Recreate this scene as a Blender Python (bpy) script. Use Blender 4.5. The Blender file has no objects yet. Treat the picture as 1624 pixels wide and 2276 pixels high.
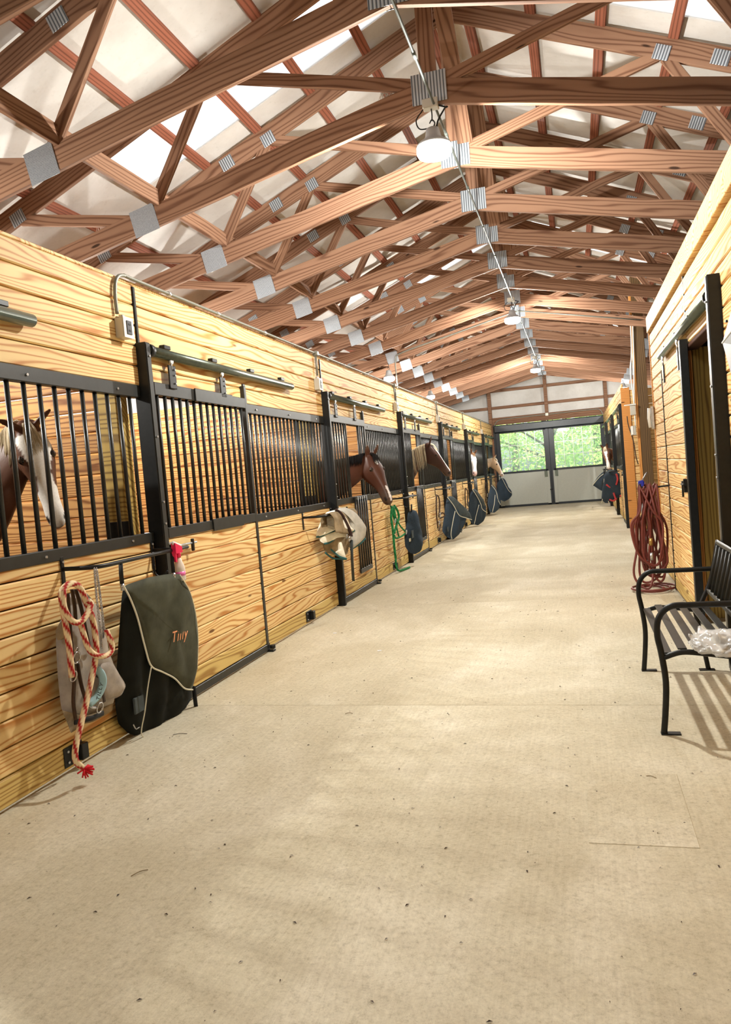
import bpy, bmesh, math, random
import numpy as np
from mathutils import Vector, Matrix, noise
R = random.Random(7)
SC = bpy.context.scene
COL = SC.collection
PI = math.pi

# ---------------------------------------------------------------- camera, sky, light, exposure
FPX, YAW, PITCH, ROLL = 1685.84, 0.2757, -0.0455, -0.0855
EYE = Vector((0, 0, 1.5))
_f = Vector((-math.sin(YAW)*math.cos(PITCH), math.cos(YAW)*math.cos(PITCH), math.sin(PITCH)))
_r = Vector((math.cos(YAW), math.sin(YAW), 0)); _u = _r.cross(_f)
_r2 = math.cos(ROLL)*_r + math.sin(ROLL)*_u; _u2 = -math.sin(ROLL)*_r + math.cos(ROLL)*_u
cam_d = bpy.data.cameras.new('camera'); cam = bpy.data.objects.new('camera', cam_d); COL.objects.link(cam)
cam_d.sensor_fit = 'HORIZONTAL'; cam_d.sensor_width = 36; cam_d.lens = 36*FPX/1624
cam_d.clip_start = .05; cam_d.clip_end = 300
cam.matrix_world = Matrix(((_r2.x, _u2.x, -_f.x, EYE.x), (_r2.y, _u2.y, -_f.y, EYE.y), (_r2.z, _u2.z, -_f.z, EYE.z), (0, 0, 0, 1)))
SC.camera = cam
SC.view_settings.view_transform = 'Standard'; SC.view_settings.look = 'None'
SC.view_settings.gamma = 1; SC.view_settings.use_curve_mapping = False
SC.view_settings.exposure = 1.0
W = bpy.data.worlds.new('sky'); SC.world = W; W.use_nodes = True
_wn = W.node_tree.nodes; _bg = _wn['Background']
_sky = _wn.new('ShaderNodeTexSky'); _sky.sky_type = 'NISHITA'; _sky.sun_disc = False
_sky.sun_elevation = math.radians(50); _sky.sun_rotation = math.radians(200); _sky.air_density = 1.0; _sky.dust_density = 2.5
W.node_tree.links.new(_sky.outputs[0], _bg.inputs[0]); _bg.inputs[1].default_value = 0.30
_s = bpy.data.lights.new('sun', 'SUN'); _s.energy = 6.5; _s.angle = .02; _s.color = (1, .95, .86)
_so = bpy.data.objects.new('sun', _s); COL.objects.link(_so); _so.rotation_euler = (math.radians(38), math.radians(8), math.radians(20))
LAMP_W = 250.0          # aisle high-bay lamps
STALL_W = 120.0         # lamps over the stalls
LAMP_COL = (1.0, 0.975, 0.90)

def U(px, py, **k):
    """the world point seen at a photograph pixel on the plane X=, Y= or Z= value"""
    d = (px-812)/FPX*_r2 - (py-1138)/FPX*_u2 + _f
    ax, v = list(k.items())[0]; i = 'XYZ'.index(ax)
    return EYE + d*((v-EYE[i])/d[i])
def UP(px, py, P, N):
    d = (px-812)/FPX*_r2 - (py-1138)/FPX*_u2 + _f
    return EYE + d*((Vector(P)-EYE).dot(N)/d.dot(N))

# ---------------------------------------------------------------- layout constants (metres)
AX, BX, RX = -2.84, 0.978, -0.885       # left stall fronts, right wall, ridge line
def PY(k): return 4.653 + 3.9*k         # stall posts
def TY(i): return 4.637 + 1.2997*i      # trusses
ENDY = 27.3
def roof_z(x): return 5.87 - .42*abs(x-RX)      # underside of the insulation
LEFT_OUT, RIGHT_OUT = -6.75, 4.95

# ---------------------------------------------------------------- materials
MATS = {}
class NT:
    def __init__(s, name):
        s.m = bpy.data.materials.new(name); s.m.use_nodes = True
        s.t = s.m.node_tree; s.b = s.t.nodes['Principled BSDF']; s.o = s.t.nodes['Material Output']; MATS[name] = s.m
    def n(s, typ, **kw):
        nd = s.t.nodes.new('ShaderNode'+typ)
        for k, v in kw.items():
            if k.startswith('i_'):
                key = k[2:]; key = int(key) if key.isdigit() else key
                nd.inputs[key].default_value = v
            else: setattr(nd, k, v)
        return nd
    def l(s, a, b): s.t.links.new(a, b)
    def val(s, x, sock):
        if hasattr(x, 'is_output'): s.l(x, sock)
        else: sock.default_value = x
    def math(s, op, a, b=0.0, clamp=False):
        nd = s.n('Math', operation=op, use_clamp=clamp); s.val(a, nd.inputs[0]); s.val(b, nd.inputs[1]); return nd.outputs[0]
    def vmath(s, op, a, b):
        nd = s.n('VectorMath', operation=op); s.val(a, nd.inputs[0]); s.val(b, nd.inputs[1]); return nd.outputs[0]
    def ramp(s, fac, stops, interp='LINEAR'):
        nd = s.n('ValToRGB'); cr = nd.color_ramp; cr.interpolation = interp
        while len(cr.elements) < len(stops): cr.elements.new(.5)
        for e, (p, c) in zip(cr.elements, stops): e.position = p; e.color = (*c, 1) if len(c) == 3 else c
        s.l(fac, nd.inputs[0]); return nd.outputs[0]
    def mix(s, fac, a, b, blend='MIX'):
        nd = s.n('Mix', data_type='RGBA', blend_type=blend); s.val(fac, nd.inputs[0])
        for x, i in ((a, 6), (b, 7)): s.val((*x, 1) if isinstance(x, tuple) and len(x) == 3 else x, nd.inputs[i])
        return nd.outputs[2]
    def noise(s, vec, scale, detail=3, rough=.5, dist=0):
        nd = s.n('TexNoise', i_Scale=scale, i_Detail=detail, i_Roughness=rough, i_Distortion=dist); s.l(vec, nd.inputs['Vector']); return nd.outputs['Fac']
    def bump(s, h, strength=.3, dist=.01):
        nd = s.n('Bump', i_Strength=strength, i_Distance=dist); s.l(h, nd.inputs['Height']); s.l(nd.outputs[0], s.b.inputs['Normal'])
    def set(s, col=None, rough=.6, metal=0, spec=.5):
        if col is not None: s.val((*col, 1) if isinstance(col, tuple) and len(col) == 3 else col, s.b.inputs['Base Color'])
        s.val(rough, s.b.inputs['Roughness']); s.b.inputs['Metallic'].default_value = metal
        s.b.inputs['Specular IOR Level'].default_value = spec; return s.m
def srgb(r, g, b):
    f = lambda c: (c/255/12.92) if c/255 <= .04045 else ((c/255+.055)/1.055)**2.4
    return (f(r), f(g), f(b))

def wood(name, light, dark, rings=250, amp=34, knots=True, rough=.6, vary=.25, sharp=.5, spec=.35):
    t = NT(name); tc = t.n('TexCoord'); oi = t.n('ObjectInfo')
    off = t.n('VectorMath', operation='SCALE'); off.inputs[0].default_value = (37, 5.3, 3.1); t.l(oi.outputs['Random'], off.inputs['Scale'])
    p = t.vmath('ADD', tc.outputs['Object'], off.outputs[0])
    p2 = t.vmath('MULTIPLY', p, (0.55, 5, 5)); n1 = t.noise(p2, 1.0, 2, .45)
    sp = t.n('SeparateXYZ'); t.l(p, sp.inputs[0])
    zc = t.math('ADD', sp.outputs[2], t.math('MULTIPLY', sp.outputs[1], .8))
    c = t.math('ADD', t.math('MULTIPLY', zc, rings), t.math('MULTIPLY', n1, amp*2.2))
    w = t.math('ADD', t.math('MULTIPLY', t.math('SINE', c), .5), .5)
    p3 = t.vmath('MULTIPLY', p, (3, 90, 90)); fine = t.noise(p3, 1.0, 3, .6)
    g = t.math('ADD', t.math('MULTIPLY', t.math('POWER', w, 2.4), .8), t.math('MULTIPLY', fine, .35))
    col = t.ramp(g, [(.15, light), (.5, tuple(a*.75+b*.25 for a, b in zip(light, dark))), (1.0, dark)])
    vr = t.ramp(oi.outputs['Random'], [(0, (1-vary*.55, 1-vary*.62, 1-vary*.7)), (.5, (1, 1, 1)), (1, (1+vary*.15, 1+vary*.1, 1))])
    col = t.mix(1.0, col, vr, 'MULTIPLY')
    if knots:
        vo = t.n('TexVoronoi', feature='F1', i_Scale=1.0); kp = t.vmath('MULTIPLY', p, (1.7, 6.5, 6.5)); t.l(kp, vo.inputs['Vector'])
        sc = t.n('SeparateColor'); t.l(vo.outputs['Color'], sc.inputs[0])
        thr = t.math('MULTIPLY', t.math('GREATER_THAN', sc.outputs[0], .62), .10)
        k = t.math('SUBTRACT', thr, vo.outputs['Distance']); k = t.math('MULTIPLY', k, 25, True)
        col = t.mix(k, col, tuple(x*.33 for x in dark))
    t.bump(g, .12, .004)
    return t.set(col, rough, 0, spec)
wood('pine', srgb(238, 208, 148), srgb(192, 130, 64), rings=165, amp=30)
wood('treated', srgb(214, 188, 118), srgb(158, 120, 60), rings=165, amp=30, vary=.2)
wood('stall_wood', srgb(212, 160, 98), srgb(134, 80, 36), rings=170, amp=24, vary=.3)
wood('truss_wood', srgb(146, 112, 90), srgb(104, 72, 54), rings=150, amp=20, vary=.3, rough=.75, spec=.2)
wood('purlin_wood', srgb(146, 90, 70), srgb(104, 62, 46), rings=240, amp=8, vary=.25, rough=.8, spec=.2)
wood('post_timber', srgb(104, 80, 50), srgb(66, 46, 26), rings=200, amp=12, knots=True, vary=.1)
wood('corner_board', srgb(214, 152, 82), srgb(168, 104, 48), rings=220, amp=8, vary=.15)
wood('green_timber', srgb(186, 156, 84), srgb(120, 92, 40), rings=150, amp=16, vary=.1)

def plain(name, col, rough=.5, metal=0, spec=.5, nscale=0, namt=.25, bump=0):
    t = NT(name)
    if nscale:
        tc = t.n('TexCoord'); f = t.noise(tc.outputs['Object'], nscale, 4, .6)
        c = t.ramp(f, [(.3, tuple(x*(1-namt) for x in col)), (.7, tuple(min(1, x*(1+namt*.6)) for x in col))])
        if bump: t.bump(f, bump, .006)
        return t.set(c, rough, metal, spec)
    return t.set(col, rough, metal, spec)
plain('black_steel', (.010, .011, .0115), .42, 0, .3, 30, .3)
plain('rail_steel', (.015, .017, .0165), .42, 0, .5, 14, .35)
plain('track_steel', srgb(92, 100, 90), .3, .6, .5, 20, .2)
plain('dirty_bar', (.016, .017, .016), .35, 0, .5, 9, .5)
plain('zinc', srgb(200, 202, 205), .32, .85, .5, 25, .2)
plain('conduit_grey', srgb(128, 128, 118), .45, .35, .5, 15, .15)
plain('pipe_dark', srgb(84, 90, 86), .5, .2, .4)
plain('box_grey', srgb(186, 182, 170), .45, .3, .5)
plain('white_plastic', srgb(225, 225, 220), .4)
plain('grey_plastic', srgb(60, 62, 66), .4)
plain('steel_bright', srgb(190, 190, 192), .25, .95)
plain('leather', srgb(62, 42, 30), .5, 0, .5, 40, .3)
plain('black_web', srgb(24, 24, 26), .8)
plain('navy_fabric', srgb(50, 62, 74), .85, 0, .2, 60, .2, .2)
plain('olive_fabric', srgb(74, 76, 62), .8, 0, .25, 7, .35, .25)
plain('black_fabric', srgb(26, 28, 24), .85, 0, .2, 7, .3, .25)
plain('slate_fabric', srgb(72, 80, 82), .8, 0, .25, 8, .3, .2)
plain('piping', srgb(214, 210, 190), .7)
plain('canvas_grey', srgb(168, 160, 152), .9, 0, .2, 12, .25, .3)
plain('canvas_tan', srgb(150, 132, 104), .9, 0, .2, 9, .45, .3)
plain('cream_fabric', srgb(248, 243, 226), .85, 0, .2, 20, .12, .2)
plain('cream_grey', srgb(186, 182, 172), .85, 0, .2, 14, .2, .2)
plain('teal_trim', srgb(38, 92, 96), .7)
plain('teal_band', srgb(150, 186, 196), .6)
plain('brown_strap', srgb(66, 44, 42), .7)
plain('green_rope', srgb(30, 112, 62), .8, 0, .2, 70, .35)
plain('red_trim', srgb(180, 60, 66), .8)
plain('pink_plastic', srgb(226, 24, 84), .35)
plain('orange_thread', srgb(226, 150, 104), .7)
plain('hose_rubber', srgb(112, 52, 46), .45, 0, .4, 8, .3)
plain('brass', srgb(180, 150, 90), .35, .8)
plain('hydrant_blue', srgb(150, 168, 176), .4)
plain('blue_cap', srgb(36, 50, 180), .4)
plain('hood_grey', srgb(168, 170, 172), .5, .2)
plain('hood_dark', srgb(86, 88, 84), .6, .1)
plain('door_panel', srgb(190, 196, 190), .55, 0, .4, 30, .05)
plain('door_frame', (.012, .02, .03), .35, 0, .5, 20, .2)
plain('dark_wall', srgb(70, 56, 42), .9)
plain('backing', srgb(66, 34, 18), .9)
plain('grass', srgb(96, 130, 54), .9, 0, .2, 3, .5)
plain('bark', srgb(92, 76, 60), .9, 0, .2, 12, .4, .5)
plain('eye_dark', (.01, .008, .007), .08, 0, .8)
plain('paper', srgb(232, 232, 236), .6)
plain('red_item', srgb(190, 70, 70), .5)
plain('dark_item', srgb(58, 54, 52), .6)
plain('card_blue', srgb(120, 130, 170), .6)
plain('web', srgb(205, 198, 186), .9)
# galvanised plates with a punched texture
t = NT('gusset'); tc = t.n('TexCoord'); v = t.n('TexVoronoi', i_Scale=95.0, i_Randomness=.1); t.l(tc.outputs['Object'], v.inputs['Vector'])
f = t.noise(tc.outputs['Object'], 6, 3); c = t.ramp(v.outputs['Distance'], [(.28, srgb(84, 90, 96)), (.5, srgb(178, 184, 190))])
c = t.mix(t.math('MULTIPLY', f, .5), c, srgb(150, 158, 168)); t.bump(v.outputs['Distance'], .5, .004); t.set(c, .42, .55)
t = NT('gusset_ribbed'); tc = t.n('TexCoord'); sp = t.n('SeparateXYZ'); t.l(tc.outputs['Object'], sp.inputs[0])
w = t.math('ADD', t.math('MULTIPLY', t.math('SINE', t.math('MULTIPLY', sp.outputs[0], 260)), .5), .5)
c = t.ramp(w, [(.15, srgb(96, 104, 112)), (.6, srgb(186, 194, 202))]); t.bump(w, .6, .006); t.set(c, .4, .5)
# concrete
t = NT('concrete'); tc = t.n('TexCoord'); P = tc.outputs['Object']
big = t.noise(P, .8, 6, .62, .4); patch = t.noise(t.vmath('MULTIPLY', P, (1.6, .9, 1)), 1.0, 7, .7, .3)
grain = t.noise(P, 38, 8, .82); grit = t.noise(P, 150, 4, .8); broom = t.noise(t.vmath('MULTIPLY', P, (75, 2.2, 1)), 1.0, 5, .7)
c = t.ramp(big, [(.3, srgb(186, 176, 152)), (.5, srgb(200, 192, 170)), (.72, srgb(216, 210, 192))])
c = t.mix(t.math('MULTIPLY', t.math('SUBTRACT', patch, .50, True), 2.6, True), c, srgb(226, 220, 204))
g = t.ramp(grain, [(.33, (.62, .60, .54)), (.47, (.93, .92, .90)), (.58, (1.03, 1.03, 1.02)), (.68, (1.16, 1.16, 1.14))]); c = t.mix(.85, c, g, 'MULTIPLY')
g = t.ramp(broom, [(.3, (.86, .85, .82)), (.6, (1.05, 1.05, 1.05))]); c = t.mix(.55, c, g, 'MULTIPLY')
g = t.ramp(grit, [(.30, (.58, .55, .48)), (.42, (1, 1, 1)), (.72, (1.08, 1.08, 1.06))]); c = t.mix(.7, c, g, 'MULTIPLY')
h = t.math('ADD', t.math('MULTIPLY', grain, .8), t.math('MULTIPLY', grit, .3)); t.bump(h, .35, .005); t.set(c, .75, 0, .3)
# white foil-faced insulation
t = NT('insulation'); tc = t.n('TexCoord'); P = tc.outputs['Object']
f = t.noise(P, 1.1, 5, .6); g = t.noise(t.vmath('MULTIPLY', P, (1, 1, 1)), 22, 3, .7)
c = t.ramp(f, [(.3, srgb(186, 182, 177)), (.7, srgb(214, 212, 209))]); c = t.mix(t.math('MULTIPLY', t.math('SUBTRACT', g, .58, True), 1.2), c, srgb(150, 142, 134))
t.bump(f, .5, .05); t.set(c, .5, 0, .4)
# translucent corrugated skylight panel
t = NT('skylight'); tr = t.n('BsdfTranslucent'); tr.inputs[0].default_value = (.66, .65, .62, 1); df = t.n('BsdfDiffuse'); df.inputs[0].default_value = (.85, .88, .9, 1)
mx = t.n('MixShader'); mx.inputs[0].default_value = .15; t.l(tr.outputs[0], mx.inputs[1]); t.l(df.outputs[0], mx.inputs[2]); t.l(mx.outputs[0], t.o.inputs[0])
# thin glass: clear with a faint translucent film
t = NT('window_glass'); tr = t.n('BsdfTransparent'); tr.inputs[0].default_value = (.93, .97, .95, 1); gl = t.n('BsdfGlossy', i_Roughness=.05)
df = t.n('BsdfTranslucent'); df.inputs[0].default_value = (.9, .95, .93, 1)
m1 = t.n('MixShader'); m1.inputs[0].default_value = .05; t.l(tr.outputs[0], m1.inputs[1]); t.l(gl.outputs[0], m1.inputs[2])
m2 = t.n('MixShader'); m2.inputs[0].default_value = .16; t.l(m1.outputs[0], m2.inputs[1]); t.l(df.outputs[0], m2.inputs[2]); t.l(m2.outputs[0], t.o.inputs[0])
t = NT('leaf'); tc = t.n('TexCoord'); f = t.noise(tc.outputs['Object'], .9, 3)
c = t.ramp(f, [(.3, srgb(150, 186, 104)), (.7, srgb(232, 240, 160))]); df = t.n('BsdfDiffuse'); tr = t.n('BsdfTranslucent'); t.l(c, df.inputs[0]); t.l(c, tr.inputs[0])
mx = t.n('MixShader'); mx.inputs[0].default_value = .45; t.l(df.outputs[0], mx.inputs[1]); t.l(tr.outputs[0], mx.inputs[2]); t.l(mx.outputs[0], t.o.inputs[0])
t = NT('lamp_lens'); e = t.n('Emission', i_Strength=14.0); e.inputs[0].default_value = (1, .96, .86, 1); t.l(e.outputs[0], t.o.inputs[0])
t = NT('vertex_coat'); a = t.n('VertexColor', layer_name='coat'); tc = t.n('TexCoord'); f = t.noise(t.vmath('MULTIPLY', tc.outputs['Object'], (1, 1, 1)), 90, 3, .7)
c = t.mix(t.math('MULTIPLY', t.math('SUBTRACT', f, .4, True), .5), a.outputs[0], (.02, .015, .01)); t.bump(f, .15, .003); t.set(c, .5, 0, .3)
t = NT('vertex_plain'); a = t.n('VertexColor', layer_name='coat'); t.set(a.outputs[0], .75, 0, .25)
t = NT('clear_bottle'); t.set(srgb(238, 226, 214), .25); t.b.inputs['Transmission Weight'].default_value = .2
t = NT('pink_liquid'); t.set(srgb(240, 120, 190), .2)
t = NT('clear_bag'); gl = t.n('BsdfGlossy', i_Roughness=.22); tr = t.n('BsdfTransparent'); df = t.n('BsdfDiffuse'); df.inputs[0].default_value = (.86, .87, .86, 1)
m1 = t.n('MixShader'); m1.inputs[0].default_value = .25; t.l(df.outputs[0], m1.inputs[1]); t.l(gl.outputs[0], m1.inputs[2])
m2 = t.n('MixShader'); m2.inputs[0].default_value = .5; t.l(tr.outputs[0], m2.inputs[1]); t.l(m1.outputs[0], m2.inputs[2]); t.l(m2.outputs[0], t.o.inputs[0])

# ---------------------------------------------------------------- object helpers
WL = {}
def link(o, parent=None, loc=(0, 0, 0)):
    COL.objects.link(o); loc = Vector(loc); WL[o.name] = loc
    if parent is not None: o.parent = parent; o.location = loc - WL[parent.name]
    else: o.location = loc
    return o
def tag(o, label=None, cat=None, group=None, kind=None):
    if label: o['label'] = label
    if cat: o['category'] = cat
    if group: o['group'] = group
    if kind: o['kind'] = kind
    return o
def thing(name, loc, label, cat, group=None, kind='thing'):
    return tag(link(bpy.data.objects.new(name, None), None, loc), label, cat, group, kind)
def struct(name, loc=(0, 0, 0), label=None, cat='wall'):
    return tag(link(bpy.data.objects.new(name, None), None, loc), label, cat, None, 'structure')
_mc = {}
def finish(me, bm, mat, smooth=False, normals=True):
    if normals: bmesh.ops.recalc_face_normals(bm, faces=bm.faces[:])
    bm.to_mesh(me); bm.free()
    if mat: me.materials.append(MATS[mat])
    if smooth: me.polygons.foreach_set('use_smooth', [True]*len(me.polygons))
    return me
def box_mesh(sx, sy, sz, mat, bev=.004):
    key = ('b', round(sx, 3), round(sy, 3), round(sz, 3), mat, bev)
    if key not in _mc:
        bm = bmesh.new(); bmesh.ops.create_cube(bm, size=1.0); bmesh.ops.scale(bm, vec=(sx, sy, sz), verts=bm.verts)
        if bev: bmesh.ops.bevel(bm, geom=bm.edges[:], offset=min(bev, .4*min(sx, sy, sz)), segments=1, affect='EDGES')
        _mc[key] = finish(bpy.data.meshes.new('box'), bm, mat)
    return _mc[key]
def cyl_mesh(r, h, mat, n=8, r2=None):
    key = ('c', round(r, 4), round(h, 3), mat, n, r2)
    if key not in _mc:
        bm = bmesh.new(); bmesh.ops.create_cone(bm, cap_ends=True, segments=n, radius1=r, radius2=r if r2 is None else r2, depth=h)
        me = finish(bpy.data.meshes.new('cyl'), bm, mat)
        me.polygons.foreach_set('use_smooth', [len(p.vertices) == 4 for p in me.polygons]); _mc[key] = me
    return _mc[key]
def put(name, me, parent, loc, rot=None):
    o = bpy.data.objects.new(name, me); link(o, parent, loc)
    if rot: o.rotation_euler = rot
    return o
def box(name, mat, parent, lo, hi, bev=.004):
    lo, hi = Vector(lo), Vector(hi); s = hi-lo
    return put(name, box_mesh(s.x, s.y, s.z, mat, bev), parent, (lo+hi)/2)
def plank_y(name, mat, parent, x, y0, y1, z0, z1, th=.03, bev=.007):
    """board running along Y: its mesh is long in local X so the grain follows it"""
    return put(name, box_mesh(round(y1-y0, 2), th, round(z1-z0, 3), mat, bev), parent, (x, (y0+y1)/2, (z0+z1)/2), (0, 0, PI/2))
def plank_x(name, mat, parent, y, x0, x1, z0, z1, th=.03, bev=.007):
    return put(name, box_mesh(round(x1-x0, 2), th, round(z1-z0, 3), mat, bev), parent, ((x0+x1)/2, y, (z0+z1)/2))
def beam(name, mat, parent, p, q, w, d, bev=.003, up=(0, 0, 1)):
    """timber from p to q, w thick sideways and d deep in the up direction; grain along it"""
    p, q = Vector(p), Vector(q); x = (q-p); L = x.length; x.normalize(); y = Vector(up).cross(x).normalized(); z = x.cross(y)
    o = put(name, box_mesh(round(L, 3), w, d, mat, bev), parent, (p+q)/2)
    o.rotation_euler = Matrix((x, y, z)).transposed().to_euler(); return o
def mesh_obj(name, verts, faces, mat, parent, smooth=True, normals=True, cols=None):
    base = WL[parent.name] if parent is not None else Vector((0, 0, 0))
    me = bpy.data.meshes.new(name); me.from_pydata([tuple(Vector(v)-base) for v in verts], [], faces)
    if normals:
        bm = bmesh.new(); bm.from_mesh(me); bmesh.ops.recalc_face_normals(bm, faces=bm.faces[:]); bm.to_mesh(me); bm.free()
    if mat: me.materials.append(MATS[mat])
    if smooth: me.polygons.foreach_set('use_smooth', [True]*len(me.polygons))
    if cols is not None:
        a = me.color_attributes.new('coat', 'FLOAT_COLOR', 'POINT')
        a.data.foreach_set('color', np.array([(*c, 1) for c in cols], dtype=np.float32).ravel())
    o = bpy.data.objects.new(name, me); link(o, parent, base); return o
def spline(pts, n=8):
    """Catmull-Rom through the points"""
    P = [Vector(p) for p in pts]; P = [P[0]*2-P[1]] + P + [P[-1]*2-P[-2]]; out = []
    for i in range(1, len(P)-2):
        for k in range(n):
            t = k/n; a, b, c, d = P[i-1], P[i], P[i+1], P[i+2]
            out.append(.5*((2*b)+(c-a)*t+(2*a-5*b+4*c-d)*t*t+(3*b-a-3*c+d)*t**3))
    out.append(P[-2]); return out
def tube_data(path, r, n=8, closed=False, flat=1.0, upv=None):
    V, F = [], []; m = len(path); N = None; rr = r if callable(r) else (lambda s: r); S = []; L = 0
    for i, p in enumerate(path):
        a = path[(i-1) % m] if (closed or i > 0) else p; b = path[(i+1) % m] if (closed or i < m-1) else p
        T = (b-a).normalized() if (b-a).length > 1e-9 else Vector((0, 0, 1))
        if N is None: N = (Vector(upv) if upv else (Vector((0, 0, 1)) if abs(T.z) < .9 else Vector((1, 0, 0))))
        N = (N - T*N.dot(T)).normalized(); B = T.cross(N)
        if i: L += (p-path[i-1]).length
        R_ = rr(i/(m-1) if m > 1 else 0)
        for k in range(n):
            g = 2*PI*k/n; V.append(p + N*(R_*math.cos(g)) + B*(R_*flat*math.sin(g))); S.append((L, k/n))
    for i in range(m if closed else m-1):
        for k in range(n):
            j = (i+1) % m; F.append((i*n+k, i*n+(k+1) % n, j*n+(k+1) % n, j*n+k))
    if not closed: F.append(tuple(range(n))[::-1]); F.append(tuple((m-1)*n+k for k in range(n)))
    return V, F, S
def tube(name, path, r, mat, parent, n=8, closed=False, flat=1.0, upv=None):
    V, F, S = tube_data([Vector(p) for p in path], r, n, closed, flat, upv); return mesh_obj(name, V, F, mat, parent)
def rope(name, path, r, parent, c1, c2, pitch=.11, n=12):
    path = [Vector(p) for p in path]; V, F, S = tube_data(path, r, n)
    cols = [(c1 if ((s/pitch+2*a) % 1.0) < .42 else c2) for s, a in S]
    return mesh_obj(name, V, F, 'vertex_plain', parent, cols=cols)
def lathe(name, prof, mat, parent, c, n=20, axis='Z', cap=True):
    V, F = [], []; c = Vector(c)
    for r, z in prof:
        for k in range(n):
            g = 2*PI*k/n; a, b = r*math.cos(g), r*math.sin(g)
            V.append(c + (Vector((a, b, z)) if axis == 'Z' else Vector((z, a, b)) if axis == 'X' else Vector((a, z, b))))
    for i in range(len(prof)-1):
        for k in range(n): F.append((i*n+k, i*n+(k+1) % n, (i+1)*n+(k+1) % n, (i+1)*n+k))
    if cap: F.append(tuple(range(n))[::-1]); F.append(tuple((len(prof)-1)*n+k for k in range(n)))
    return mesh_obj(name, V, F, mat, parent)
def multi(name, parts, mat, parent, smooth=False):
    V, F = [], []
    for v, f in parts:
        o = len(V); V += list(v); F += [tuple(i+o for i in q) for q in f]
    return mesh_obj(name, V, F, mat, parent, smooth)
def boxvf(lo, hi):
    (a, b, c), (d, e, f) = lo, hi
    return [Vector(p) for p in ((a, b, c), (d, b, c), (d, e, c), (a, e, c), (a, b, f), (d, b, f), (d, e, f), (a, e, f))], [(0, 3, 2, 1), (4, 5, 6, 7), (0, 1, 5, 4), (1, 2, 6, 5), (2, 3, 7, 6), (3, 0, 4, 7)]
def cushion(name, outline, N, mat, parent, bulge=.05, back=.02, rings=10, per=12, fold=0.0, freq=9, fdir=None, seed=0, mid=None):
    """cloth body: an outline in space padded along N, with hanging folds"""
    N = Vector(N).normalized(); P = [Vector(p) for p in outline]; ring = []
    for i in range(len(P)):
        a, b = P[i], P[(i+1) % len(P)]
        for k in range(per): ring.append(a.lerp(b, k/per))
    sm = ring[:]
    for _ in range(2): sm = [(sm[i-1]+sm[i]*2+sm[(i+1) % len(sm)])/4 for i in range(len(sm))]
    ring = sm; C = sum(ring, Vector())/len(ring) if mid is None else Vector(mid); V, F = [], []; m = len(ring)
    ax = Vector(fdir).normalized() if fdir else (ring[0]-C).normalized()
    def disp(p, r, side):
        h = math.sqrt(max(0, 1-r**2.4)); d = (p-C)
        w = fold*h**.5*math.sin(freq*d.dot(ax)*4+2.5*noise.noise(p*3+Vector((seed, 0, 0)))) + fold*.8*noise.noise(p*9+Vector((0, seed, 0)))*h
        return p + N*((bulge*h+w) if side > 0 else -back*h)
    for side in (1, -1):
        base = len(V)
        for j in range(rings):
            r = 1-j/rings
            for p in ring: V.append(disp(C+(p-C)*r, r, side))
        V.append(disp(C, 0, side)); c = len(V)-1
        for j in range(rings-1):
            for k in range(m): F.append((base+j*m+k, base+j*m+(k+1) % m, base+(j+1)*m+(k+1) % m, base+(j+1)*m+k))
        for k in range(m): F.append((base+(rings-1)*m+k, base+(rings-1)*m+(k+1) % m, c))
    o2 = rings*m+1
    for k in range(m): F.append((k, (k+1) % m, o2+(k+1) % m, o2+k))
    return mesh_obj(name, V, F, mat, parent)
def text(name, s, size, mat, parent, origin, xdir, ydir, shear=0, depth=.001):
    c = bpy.data.curves.new(name, 'FONT'); c.body = s; c.size = size; c.space_character = 1.18; c.extrude = depth; c.shear = shear; c.align_x = 'CENTER'; c.align_y = 'CENTER'
    o = bpy.data.objects.new(name, c); COL.objects.link(o); dg = bpy.context.evaluated_depsgraph_get()
    me = bpy.data.meshes.new_from_object(o.evaluated_get(dg)); bpy.data.objects.remove(o)
    me.materials.clear(); me.materials.append(MATS[mat])
    x = Vector(xdir).normalized(); z = x.cross(Vector(ydir)).normalized(); y = z.cross(x)
    ob = put(name, me, parent, origin); ob.rotation_euler = Matrix((x, y, z)).transposed().to_euler(); return ob
ORD = ['first', 'second', 'third', 'fourth', 'fifth', 'sixth', 'seventh', 'eighth', 'ninth', 'tenth', 'eleventh', 'twelfth', 'thirteenth', 'fourteenth', 'fifteenth', 'sixteenth', 'seventeenth', 'eighteenth', 'nineteenth', 'twentieth', 'twenty-first']

# ================================================================ SETTING
# ---- floor: poured slabs with sawn joints
fl = struct('floor', (RX, 0, 0), 'beige poured concrete barn floor with sawn cross joints', 'floor')
box('subfloor', 'dark_wall', fl, (LEFT_OUT, -8, -.2), (RIGHT_OUT, ENDY+.1, -.012), 0)
JY = [-8, -2.7, 1.02, 4.737, 8.45, 12.2, 15.9, 19.6, 23.3, ENDY+.1]
for a, b in zip(JY, JY[1:]):
    box('slab', 'concrete', fl, (AX-.05, a+.002, -.1), (BX+.05, b-.002, 0), .0015)
for s0, s1 in ((LEFT_OUT, AX-.05), (BX+.05, RIGHT_OUT)):
    box('stall_floor', 'dark_wall' if s0 < -5 else 'concrete', fl, (s0, -8, -.1), (s1, ENDY+.1, -.002), 0)
box('patch', 'concrete', fl, (-.06, 3.0, -.03), (.345, 3.70, .0025), .002)

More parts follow.
